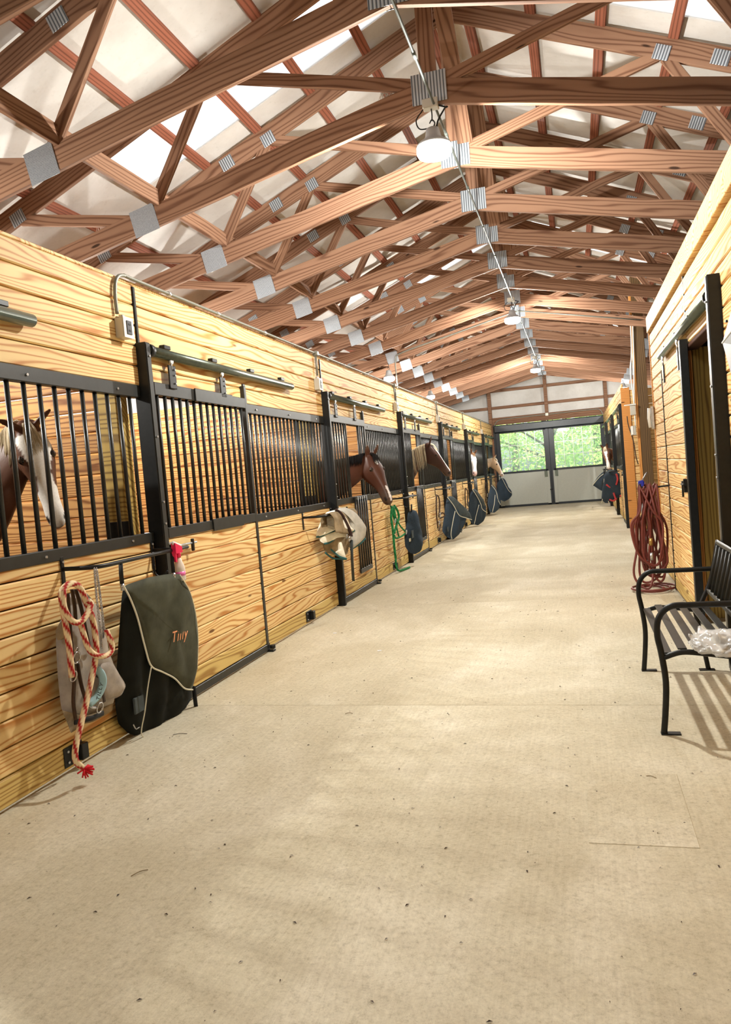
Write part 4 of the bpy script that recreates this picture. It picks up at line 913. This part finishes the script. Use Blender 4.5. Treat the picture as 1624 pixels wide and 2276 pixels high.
# ================================================================ HOSE, HYDRANT
HX = BX-.13
t = thing('garden_hose', (HX, 9.2, .6), 'reddish brown rubber hose coiled over a hook at the right wall end', 'hose')
def hq(x, y, X=HX, **k): return U(x, y, X=X)
loops = []
rr = random.Random(3)
top = U(1456, 1068, Y=8.9)
for i in range(13):
    sx = rr.uniform(-.10, .12); lo = rr.uniform(.06, .34); wv = rr.uniform(.07, .17); yo = rr.uniform(-.16, .16); zt = 1.19-rr.uniform(0, .05)
    cx = BX-.26+sx*.7; tw = rr.uniform(-.06, .06)
    pts = [(cx+tw, 8.9+yo*.4, zt), (cx-wv*.45, 8.9+yo, zt-.28), (cx-wv*.75+tw, 8.9+yo, (zt+lo)/2), (cx-wv*.7, 8.9+yo, lo+.12), (cx-tw, 8.9+yo, lo), (cx+wv*.7, 8.9+yo*1.2, lo+.12), (cx+wv*.6-tw, 8.9+yo, (zt+lo)/2), (cx+wv*.35, 8.9+yo, zt-.28)]
    P_ = [Vector(p_) for p_ in pts]; V, F, _ = tube_data(spline(P_+[P_[0]], 7)[:-1], .0125, 8, True); loops.append((V, F))
big = [Vector(v) for v in ((BX-.28, 8.9, 1.16), (BX-.36, 8.9, .9), (BX-.40, 8.85, .5), (BX-.46, 8.8, .2), (BX-.40, 8.75, .06), (BX-.3, 8.72, .05), (BX-.25, 8.8, .3), (BX-.24, 8.9, .8))]
loops.append(tube_data(spline(big+[big[0]], 8)[:-1], .0125, 8, True)[:2])
for i, (v, f) in enumerate(loops): mesh_obj('loop', v, f, 'hose_rubber', t)
fl_ = [Vector((BX-.28+.2*math.cos(a)*(.6+.05*a), 8.75+.22*math.sin(a), .016+.012*a/6)) for a in np.linspace(0, 14, 60)]
tube('floor_coil', fl_, .0125, 'hose_rubber', t, 8)
tube('coupling', [(BX-.27, 8.72, .50), (BX-.268, 8.72, .58)], .02, 'brass', t, 10); tube('coupling', [(BX-.27, 8.72, .34), (BX-.27, 8.72, .42)], .017, 'zinc', t, 10)
hk = thing('hose_hook', (BX, 8.9, 1.2), 'steel hook bracket holding the hose on the right wall', 'hook')
box('plate', 'black_steel', hk, (BX-.015, 8.86, 1.08), (BX-.005, 8.90, 1.26)); tube('arm', spline([(BX-.01, 8.88, 1.13), (BX-.2, 8.9, 1.12), (BX-.31, 8.9, 1.13), (BX-.33, 8.9, 1.17)], 5), .010, 'black_steel', hk)
a_ = U(1433, 1200, Y=10.6)
t = thing('yard_hydrant', (a_.x, 10.6, 0), 'pale blue water hydrant pipe with a dark blue head behind the hose', 'hydrant')
tube('pipe', [(a_.x, 10.6, 0), (a_.x, 10.6, 1.06)], .022, 'hydrant_blue', t, 12); box('head', 'blue_cap', t, (a_.x-.035, 10.55, 1.05), (a_.x+.035, 10.65, 1.15), .012); tube('handle', [(a_.x, 10.6, 1.13), (a_.x+.08, 10.6, 1.25)], .009, 'zinc', t); box('coupler', 'white_plastic', t, (a_.x-.0, 10.53, .86), (a_.x+.03, 10.56, .93))

# ================================================================ BENCH
bx0, bx1, by0, by1 = .36, .86, 4.24, 5.50
t = thing('metal_bench', (.6, 4.9, 0), 'black metal slatted bench against the right wall', 'bench')
for y in (by0, by1):
    tube('arm_leg', spline([(bx0-.015, y, .0), (bx0-.0, y, .12), (bx0+.012, y, .28), (bx0+.0, y, .43), (bx0-.015, y, .54), (bx0+.0, y, .63), (bx0+.06, y, .685), (bx0+.16, y, .69), (bx0+.34, y, .69), (bx1-.06, y, .69), (bx1-.0, y, .69)], 7), .0165, 'black_steel', t, 10)
    box('foot', 'black_steel', t, (bx0-.03, y-.022, 0), (bx0+.07, y+.022, .008), .002)
    tube('back_leg', spline([(bx1-.16, y+.0, .40), (bx1-.13, y, .2), (bx1-.10, y, 0)], 5), .0155, 'black_steel', t, 10); box('foot', 'black_steel', t, (bx1-.16, y-.022, 0), (bx1-.06, y+.022, .008), .002)
    tube('back_post', spline([(bx1-.14, y, .41), (bx1-.11, y, .48), (bx1-.05, y, .62), (bx1+.01, y, .88)], 5), .0155, 'black_steel', t, 10)
    sp_ = spline([(bx0+.0, y, .41), (bx0+.10, y, .44), (bx0+.22, y, .43), (bx0+.36, y, .41), (bx1-.12, y, .41)], 6)
    tube('seat_rail', sp_, .015, 'black_steel', t, 8)
for i, (x, z) in enumerate(((bx0+.03, .435), (bx0+.105, .457), (bx0+.18, .455), (bx0+.255, .445), (bx0+.33, .435), (bx0+.40, .432))):
    plank_y('slat', 'rail_steel', t, x, by0+.005, by1-.005, z-.004, z+.004, .046, .002)
o = None
for i in range(11):
    y = by0+.06+(by1-by0-.12)*i/10
    tube('back_slat', [(bx1-.068, y, .56), (bx1-.0, y, .85)], .016, 'rail_steel', t, 6, False, .3, (1, 0, -.2))
tube('back_rail', [(bx1-.075, by0, .545), (bx1-.075, by1, .545)], .02, 'rail_steel', t, 6, False, .5); tube('back_rail', [(bx1+.003, by0, .865), (bx1+.003, by1, .865)], .02, 'rail_steel', t, 6, False, .5)
# bag on the bench
c_ = U(1600, 1425, Z=.50)
t = thing('plastic_bag', (c_.x, c_.y, .46), 'crumpled clear plastic bag with papers lying on the bench seat', 'bag')
bm = bmesh.new(); bmesh.ops.create_icosphere(bm, subdivisions=5, radius=1)
for v in bm.verts:
    p_ = v.co.copy(); n_ = noise.fractal(p_*2.2, 1, 2, 4)+.6*abs(noise.noise(p_*5)); s_ = 1+.22*n_
    v.co = Vector((p_.x*.15*s_, p_.y*.20*s_, max(-.02, p_.z*.055*s_+.04*max(0, noise.noise(p_*3)))))
me = finish(bpy.data.meshes.new('bag'), bm, 'clear_bag', True); o = put('bag_film', me, t, (c_.x+.02, c_.y, .485))
for (dx, dy, sx, sy, m, rz, z) in ((-.06, -.07, .05, .10, 'paper', .3, .50), (.02, .10, .22, .05, 'paper', -.1, .515), (.05, -.05, .10, .06, 'dark_item', .2, .49), (.09, -.10, .06, .05, 'red_item', .4, .49)):
    o = put('card' if m == 'paper' else 'packet', box_mesh(sx, sy, .006 if m == 'paper' else .04, m, .002), t, (c_.x+dx, c_.y+dy, z), (0.25, .1, rz))
put('print_mark', box_mesh(.03, .012, .001, 'card_blue', 0), t, (c_.x-.03, c_.y+.098, .5195), (.25, .1, -.1))

# ================================================================ HORSES
def loft(secs, n=20, e=2.3):
    """secs: (centre, front axis, side axis, front reach, back reach, half width)"""
    V, F = [], []
    for c, fa, sa, fr, bk, w in secs:
        for k in range(n):
            g = 2*PI*k/n; a, b = math.cos(g), math.sin(g)
            ca = math.copysign(abs(a)**(2/e), a); cb = math.copysign(abs(b)**(2/e), b)
            V.append(c+fa*((fr if ca > 0 else bk)*ca)+sa*(w*cb))
    m = len(secs)
    for i in range(m-1):
        for k in range(n): F.append((i*n+k, i*n+(k+1) % n, (i+1)*n+(k+1) % n, (i+1)*n+k))
    F.append(tuple(range(n))[::-1]); F.append(tuple((m-1)*n+k for k in range(n))); return V, F
HEAD = [(-.05, .015, .05, .045), (0, .035, .10, .066), (.05, .05, .15, .082), (.10, .056, .195, .095), (.15, .06, .222, .104), (.20, .06, .222, .103), (.25, .056, .20, .094), (.30, .051, .165, .08), (.36, .047, .13, .066), (.42, .044, .108, .057), (.48, .043, .098, .053), (.53, .043, .096, .055), (.575, .038, .092, .054), (.61, .024, .078, .046), (.63, .004, .056, .032), (.638, -.012, .04, .016)]
def horse(label, poll, muz, nhint, base, bdir, coat, mane_col, mane_len, forelock, group=None, mane_side=1, ear_back=0, splay=.28):
    P, M = Vector(poll), Vector(muz); a = (M-P).normalized(); S = (M-P).length/.60
    nv = Vector(nhint); nv = (nv-a*nv.dot(a)).normalized(); s = a.cross(nv).normalized()
    B = Vector(base); D = Vector(bdir).normalized(); Zv = Vector((0, 0, 1)); bs = D.cross(Zv).normalized()
    root = thing('horse', (B.x+D.x*.7, B.y+D.y*.7, 0), label, 'horse', group)
    lofts = []
    lofts.append(loft([(P+a*(t_*S), nv, s, f*S, b*S, w*S) for t_, f, b, w in HEAD], 24, 2.25))
    # neck: from behind the poll to the shoulder
    n0 = P+a*(.06*S)-nv*(.055*S); n3 = B; d0 = (-nv*.9-a*.25).normalized(); d3 = -D
    secs = []
    Ln = (n3-n0).length
    for i in range(11):
        u = i/10; c = n0*(2*u**3-3*u**2+1)+n3*(3*u**2-2*u**3)+d0*(Ln*.9*(u**3-2*u**2+u))+D*(Ln*.8*(u**3-u**2))
        secs.append([c, u])
    out = []
    for i, (c, u) in enumerate(secs):
        tng = (secs[min(i+1, 10)][0]-secs[max(i-1, 0)][0]).normalized(); sv = (s*(1-u)+(bs if bs.dot(s) > 0 else -bs)*u).normalized()
        sv = (sv-tng*sv.dot(tng)).normalized(); up = sv.cross(tng).normalized()
        if up.dot(Zv*.6+nv*(1-u)*.6) < 0: up = -up
        dp = .105+.06*u+.10*u*u; out.append((c, up, sv, dp*S, (.11+.14*u+.18*u*u)*S, (.068+.035*u+.10*u**2)*S))
    lofts.append(loft(out, 22, 2.1)); crest = [(c+up*fr*.97, up, sv, u) for (c, up, sv, fr, bk, w), (_, u) in zip(out, secs)]
    wz = B.z
    def bp(x, z): return Vector((B.x, B.y, 0))+D*x+Zv*z
    tr = [(-.14, .98, .08, .16, .10), (-.06, 1.02, .26, .30, .19), (.10, 1.05, .38, .34, .25), (.30, 1.04, .38, .33, .27), (.60, 1.03, .31, .33, .30), (.95, 1.04, .29, .29, .30), (1.22, 1.08, .30, .26, .27), (1.42, 1.09, .24, .26, .23), (1.55, 1.05, .12, .16, .12)]
    zo = wz-1.22
    lofts.append(loft([(bp(x, z+zo*.5), Zv, bs, u_, d_, w) for x, z, u_, d_, w in tr], 22, 2.0))
    for sgn in (-1, 1):
        o_ = bs*(sgn*.13); L = [(.08, 1.0, .13, .11), (.07, .78, .09, .075), (.08, .56, .055, .05), (.08, .50, .055, .05), (.08, .44, .045, .04), (.08, .2, .034, .03), (.08, .14, .042, .038), (.05, .07, .045, .042), (.03, .035, .06, .055), (.02, 0, .068, .062)]
        lofts.append(loft([(bp(x, z)+o_, -D, bs, r_, r_, w) for x, z, r_, w in L], 12, 2))
        L = [(1.32, 1.05, .19, .12), (1.26, .80, .14, .10), (1.36, .62, .075, .06), (1.43, .52, .06, .045), (1.42, .46, .05, .042), (1.38, .22, .036, .032), (1.37, .14, .045, .04), (1.33, .06, .05, .045), (1.30, .035, .06, .055), (1.29, 0, .068, .062)]
        lofts.append(loft([(bp(x, z)+o_*1.05, -D, bs, r_, r_, w) for x, z, r_, w in L], 12, 2))
    for sgn in (-1, 1):   # ears
        eb = P+a*(.0*S)+nv*(.02*S)+s*(sgn*.05*S); ed = (nv*(.75-ear_back)-a*(.62-ear_back*.2)+s*(sgn*splay)).normalized(); es = ed.cross(a).normalized(); ef = es.cross(ed).normalized()
        lofts.append(loft([(eb+ed*(l*S), ef, es, .012*S, .016*S, w*S) for l, w in ((-.03, .03), (.02, .034), (.05, .040), (.085, .034), (.115, .019), (.135, .004))], 10, 2))
    V, F = [], []
    for v, f in lofts: o = len(V); V += v; F += [tuple(i+o for i in g) for g in f]
    me = bpy.data.meshes.new('tmp'); me.from_pydata([tuple(v) for v in V], [], F)
    bm = bmesh.new(); bm.from_mesh(me); bmesh.ops.recalc_face_normals(bm, faces=bm.faces[:]); bm.to_mesh(me); bm.free()
    ob = bpy.data.objects.new('tmp', me); COL.objects.link(ob)
    md = ob.modifiers.new('r', 'REMESH'); md.mode = 'VOXEL'; md.voxel_size = .014; md.use_smooth_shade = True
    sm = ob.modifiers.new('s', 'SMOOTH'); sm.iterations = 5; sm.factor = .5
    bpy.context.view_layer.update()
    m2 = bpy.data.meshes.new_from_object(ob.evaluated_get(bpy.context.evaluated_depsgraph_get())); bpy.data.objects.remove(ob)
    co = np.empty(len(m2.vertices)*3, np.float32); m2.vertices.foreach_get('co', co); co = co.reshape(-1, 3)
    rel = co-np.array(P); ht = rel@np.array(a)/S; hn = rel@np.array(nv)/S; hs = rel@np.array(s)/S
    infront = (np.abs(hs) < .16) & (ht > -.25) & (hn > -.26) & (ht < .7) & (np.abs(hs) < .16)
    cols = coat(co, ht, hn, hs, infront)
    # nostrils and mouth line are darker on every horse
    for sg in (-1, 1):
        dn = np.sqrt(((ht-.575)/.024)**2+((hn-.005)/.018)**2+((hs-sg*.047)/.03)**2); cols[dn < 1] = (.012, .009, .008)
    mouth = (ht > .50) & (np.abs(hn+.062-(.0*ht)) < .006) & (np.abs(hs) > .015) & infront; cols[mouth] *= .25
    at = m2.color_attributes.new('coat', 'FLOAT_COLOR', 'POINT'); at.data.foreach_set('color', np.concatenate([cols, np.ones((len(cols), 1))], 1).astype(np.float32).ravel())
    m2.materials.clear(); m2.materials.append(MATS['vertex_coat']); m2.polygons.foreach_set('use_smooth', [True]*len(m2.polygons))
    base_ = WL[root.name]; m2.transform(Matrix.Translation(-base_)); m2.name = 'horse_body'
    put('body', m2, root, base_)
    for sg in (-1, 1):
        ec = P+a*(.195*S)+nv*(.018*S)+s*(sg*.083*S); bm = bmesh.new(); bmesh.ops.create_uvsphere(bm, u_segments=12, v_segments=8, radius=.026*S)
        put('eye', finish(bpy.data.meshes.new('eye'), bm, 'eye_dark', True), root, ec)
        tube('eyelid', spline([ec-a*(.026*S)+nv*(.006*S)+s*(sg*.006*S), ec+nv*(.02*S)+s*(sg*.014*S), ec+a*(.028*S)+nv*(.002*S)+s*(sg*.0*S)], 4), .007*S, 'leather', root, 6)
    # mane and forelock: many tapered locks
    rr = random.Random(len(label)); V, F, C = [], [], []
    def lock(p0, p1, p2, w):
        v, f, _ = tube_data(spline([p0, p1, p2], 4), lambda t_: w*(1-t_*.8), 5, False, .45); o = len(V); V.extend(v); F.extend(tuple(i+o for i in g) for g in f)
        k_ = rr.uniform(.7, 1.15); C.extend([tuple(min(1, x*k_) for x in mane_col)]*len(v))
    ms = mane_side
    for i in range(300 if mane_len > .12 else 110):
        u = rr.uniform(0, .93)*10; j = min(int(u), 9); w_ = u-j; c0, up, sv, _ = crest[j]; c1, up1, sv1, _ = crest[j+1]
        c = c0.lerp(c1, w_); up = up.lerp(up1, w_).normalized(); sv = sv.lerp(sv1, w_).normalized()*ms; L = mane_len*rr.uniform(.6, 1.1); hw = (.072+.04*u/10)*S
        lock(c-up*.02+sv*rr.uniform(-.012, .012), c+up*.012+sv*(hw*.75+rr.uniform(-.01, .02)), c+sv*(hw+.022+rr.uniform(0, .02))-up*L*.15-Zv*L*.85, .0105)
    mesh_obj('mane', V, F, 'vertex_plain', root, cols=C)
    if forelock:
        V, F, C = [], [], []
        for i in range(60):
            x = rr.uniform(-.045, .045); L = forelock*rr.uniform(.6, 1.1)
            lock(P-a*.02+nv*.03*S+s*x*.5, P+a*(L*.4)+nv*(.072*S)+s*(x*.9), P+a*L+nv*(.068*S)+s*(x*1.25+rr.uniform(-.01, .01)), .007)
        mesh_obj('forelock', V, F, 'vertex_plain', root, cols=C)
    return root
def coat_fn(body, points=None, blaze=None, blaze_w=.03, muzzle=None, star=None, snip=False, dark_face=None, white_face=False, patch=None, ears=None):
    body = np.array(body)
    def fn(co, t_, n_, s_, hd):
        c = np.tile(body, (len(co), 1)).astype(float)
        nz = np.array([noise.noise(Vector((float(p[0])*5, float(p[1])*5, float(p[2])*5))) for p in co[::1]])
        c *= (1+.22*nz)[:, None]
        if patch is not None: m = patch(co, t_, n_, s_, hd, nz); c[m] = (.82, .78, .70)
        if points is not None: c[(co[:, 2] < .55)] = points
        if muzzle is not None:
            k = np.clip((t_-.40)/.12, 0, 1)*hd; c = c*(1-k[:, None]*.85)+np.array(muzzle)*(k[:, None]*.85)
        if ears is not None: m = hd & (t_ < -.04) & (n_ > .07); c[m] = ears
        if blaze is not None:
            wv = blaze_w*(1+.35*np.sin(t_*14))*(1+.3*nz); m = hd & (n_ > -.01) & (np.abs(s_) < wv) & (t_ > blaze[0]) & (t_ < blaze[1]); c[m] = (.86, .82, .76)
        if white_face: m = hd & (t_ > .05) & (n_ > -.10-.05*nz) & (t_ < .6); c[m] = (.84, .78, .74); m = hd & (t_ > .53); c[m] = (.75, .50, .46)
        if star is not None: m = hd & (n_ > 0) & (np.sqrt(((t_-star)/.035)**2+(s_/.02)**2) < 1); c[m] = (.88, .86, .82)
        if snip: m = hd & (t_ > .42) & (t_ < .61) & (n_ > .01) & (np.abs(s_+.006) < .015); c[m] = (.86, .80, .78)
        return np.clip(c, 0, 1)
    return fn
# bay in the second left stall
po, mu = U(822, 1013, Y=9.62), U(865, 1113, Y=9.45)
horse('bay horse with a small white star leaning its head out of the second left stall', po, mu, (.72, -.50, .55), (-3.45, 9.66, 1.50), (-1, .04, 0), coat_fn((.085, .030, .017), (.02, .015, .012), None, .03, (.075, .045, .03), .115, True, ears=(.10, .05, .03)), (.012, .010, .010), .13, .16, None, 1)
# flaxen chestnut in the third
po, mu = U(952, 990, Y=13.55), U(999, 1052, Y=13.75)
horse('dark chestnut horse with a flaxen mane in profile at the third left stall', po, mu, (.75, -.10, .6), (-3.4, 13.5, 1.40), (-1, 0, 0), coat_fn((.055, .022, .016), None, (.08, .56), .026, (.10, .06, .05)), (.62, .52, .36), .38, .17, None, 1)
# white face in the fifth
po, mu = U(1049, 1009, Y=21.25), U(1056, 1054, Y=20.95)
horse('white-faced horse with its head turned to the camera at the fifth left stall', po, mu, (.75, -.75, .5), (-3.4, 21.5, 1.34), (-1, .3, 0), coat_fn((.16, .07, .035), None, None, .03, None, white_face=True), (.35, .2, .1), .2, .12, None, 1)
# palomino in the sixth
po, mu = U(1097, 1020, Y=25.15), U(1117, 1056, Y=25.2)
horse('cream palomino horse looking out of the last left stall beside the end door', po, mu, (.8, -.2, .5), (-3.35, 25.1, 1.50), (-1, 0, 0), coat_fn((.52, .36, .22), None, (.1, .6), .04, (.62, .46, .38)), (.75, .66, .52), .12, .12, None, 1)
# pinto on the right
po, mu = U(1345, 996, Y=21.05), U(1353, 1040, Y=20.75)
horse('brown and white horse with a broad blaze looking out of the far right stalls', po, mu, (-.35, -.9, .4), (1.45, 21.3, 1.38), (1, .15, 0), coat_fn((.16, .066, .032), None, (.08, .62), .036, (.32, .22, .18), patch=lambda co, t_, n_, s_, hd, nz: (~hd) & (co[:, 0] > 1.02+.1*nz) & (co[:, 2] > 1.3+.1*nz), ears=(.05, .025, .015)), (.70, .58, .42), .18, .13, None, 1)
# near horse behind the bars
po, mu = U(60, 950, X=-3.32), U(128, 1160, X=-3.16)
horse('chestnut horse with a broad white blaze standing behind the nearest bars', po, mu, (.66, -.76, .3), (-3.95, 3.9, 1.45), (-.9, -.35, 0), coat_fn((.11, .042, .02), None, (.05, .66), .066, (.5, .36, .30)), (.66, .56, .40), .24, .19, None, 1, 0, 1.1)

# ================================================================ FLOOR BITS
for j, (x, y) in enumerate(((744, 1407), (843, 1446))):
    a_ = U(x, y, Z=.002); t = thing('paper_scrap', a_, ['small pale paper scrap on the floor near the second rack', 'small pale paper scrap lying out in the aisle'][j], 'scrap')
    o = put('scrap', box_mesh(.035, .028, .002, 'paper', 0), t, a_, (0, 0, .4))
for j, (x, y, L, r_, m, lab) in enumerate(((1447, 1727, .05, -.5, 'canvas_tan', 'thin straw lying across the slightly raised floor patch'), (310, 1940, .07, .9, 'canvas_tan', 'straw lying low at the left of the near floor'), (775, 1586, .05, .15, 'canvas_tan', 'straw just past the first sawn joint in the floor'), (400, 1632, .09, .25, 'leather', 'dark curved straw beside the folded horse cover'))):
    a_ = U(x, y, Z=.003); t = thing('straw', a_, lab, 'straw')
    tube('stalk', spline([a_+Vector((-math.cos(r_)*L/2, -math.sin(r_)*L/2, 0)), a_+Vector((0, 0.004, .004)), a_+Vector((math.cos(r_)*L/2, math.sin(r_)*L/2, 0))], 4), .0018, m, t, 5)
# fine chaff nobody would count
V, F = [], []; rr = random.Random(11)
for i in range(900):
    x = rr.uniform(AX+.05, BX-.03); y = rr.uniform(1.2, 12)**1.0; L = rr.uniform(.003, .011); a = rr.uniform(0, PI); o = len(V)
    dx, dy = math.cos(a)*L, math.sin(a)*L; wv = L*.35
    V += [(x-dx, y-dy, .0012), (x+wv*math.sin(a), y-wv*math.cos(a), .0045), (x+dx, y+dy, .0012), (x-wv*math.sin(a), y+wv*math.cos(a), .0045)]; F.append((o, o+1, o+2, o+3))
o = mesh_obj('chaff', V, F, 'leather', None, False); tag(o, 'tiny dark chaff specks scattered over the concrete', 'chaff', None, 'stuff')

# ================================================================ OUTSIDE
g = struct('ground', (0, 45, 0), 'green lawn outside the end doors', 'ground'); box('lawn', 'grass', g, (-40, ENDY+.3, -.3), (40, 90, -.05), 0)
g2 = struct('ground_front', (0, -30, 0), 'gravel yard behind the camera', 'ground'); box('yard', 'concrete', g2, (-40, -70, -.3), (40, -8.0, -.05), 0)
def tree(x, y, h, r, label, seed):
    t = thing('tree', (x, y, -.05), label, 'tree', 'trees beyond the end doors'); rr = random.Random(seed); V, F = [], []
    tube('trunk', spline([(x, y, -.05), (x+.1, y, h*.3), (x-.1, y+.1, h*.6), (x, y, h*.85)], 5), lambda u: .22*(1-u*.75), 'bark', t, 8)
    for i in range(5):
        a = rr.uniform(0, 2*PI); z = h*rr.uniform(.2, .6); tube('branch', spline([(x, y, z), (x+math.cos(a)*r*.4, y+math.sin(a)*r*.4, z+.6), (x+math.cos(a)*r*.8, y+math.sin(a)*r*.8, z+1.1)], 4), lambda u: .07*(1-u*.7), 'bark', t, 6)
    blobs = [(Vector((x+rr.uniform(-1, 1)*r*.75, y+rr.uniform(-1, 1)*r*.6, rr.uniform(.12, .95)*h)), rr.uniform(.3, .55)*r) for _ in range(26)]
    for i in range(5200):
        c, br = blobs[rr.randrange(len(blobs))]; d = Vector((rr.gauss(0, 1), rr.gauss(0, 1), rr.gauss(0, 1))).normalized(); p = c+d*br*rr.uniform(.6, 1.05); p.z = max(p.z, .05)
        u = Vector((rr.gauss(0, 1), rr.gauss(0, 1), rr.gauss(0, .6))).normalized(); w = u.cross(d).normalized() if abs(u.dot(d)) < .95 else u.orthogonal().normalized(); L = rr.uniform(.10, .2); o = len(V)
        V += [p, p+u*L*.5+w*L*.32, p+u*L, p+u*L*.5-w*L*.32]; F.append((o, o+1, o+2, o+3))
    tag(mesh_obj('foliage', V, F, 'leaf', t, False, False), kind='stuff')
for j, (x, y, h, r) in enumerate(((-5.5, 36, 6.5, 3.2), (-1.2, 35, 5.5, 3.0), (2.6, 36, 6.2, 3.0), (6.5, 38, 7, 3.4), (-3.2, 41, 8.5, 3.8), (1.0, 42, 8.5, 3.8), (5.0, 43, 9, 3.8))):
    tree(x, y, h, r, 'leafy light green tree outside, ' + ['behind the left door panes at the far left', 'behind the right half of the left door panes', 'behind the right door panes', 'farthest right behind the right door', 'tall one in the back row at left', 'tall one in the back row at the middle', 'tall one in the back row at right'][j], 20+j)
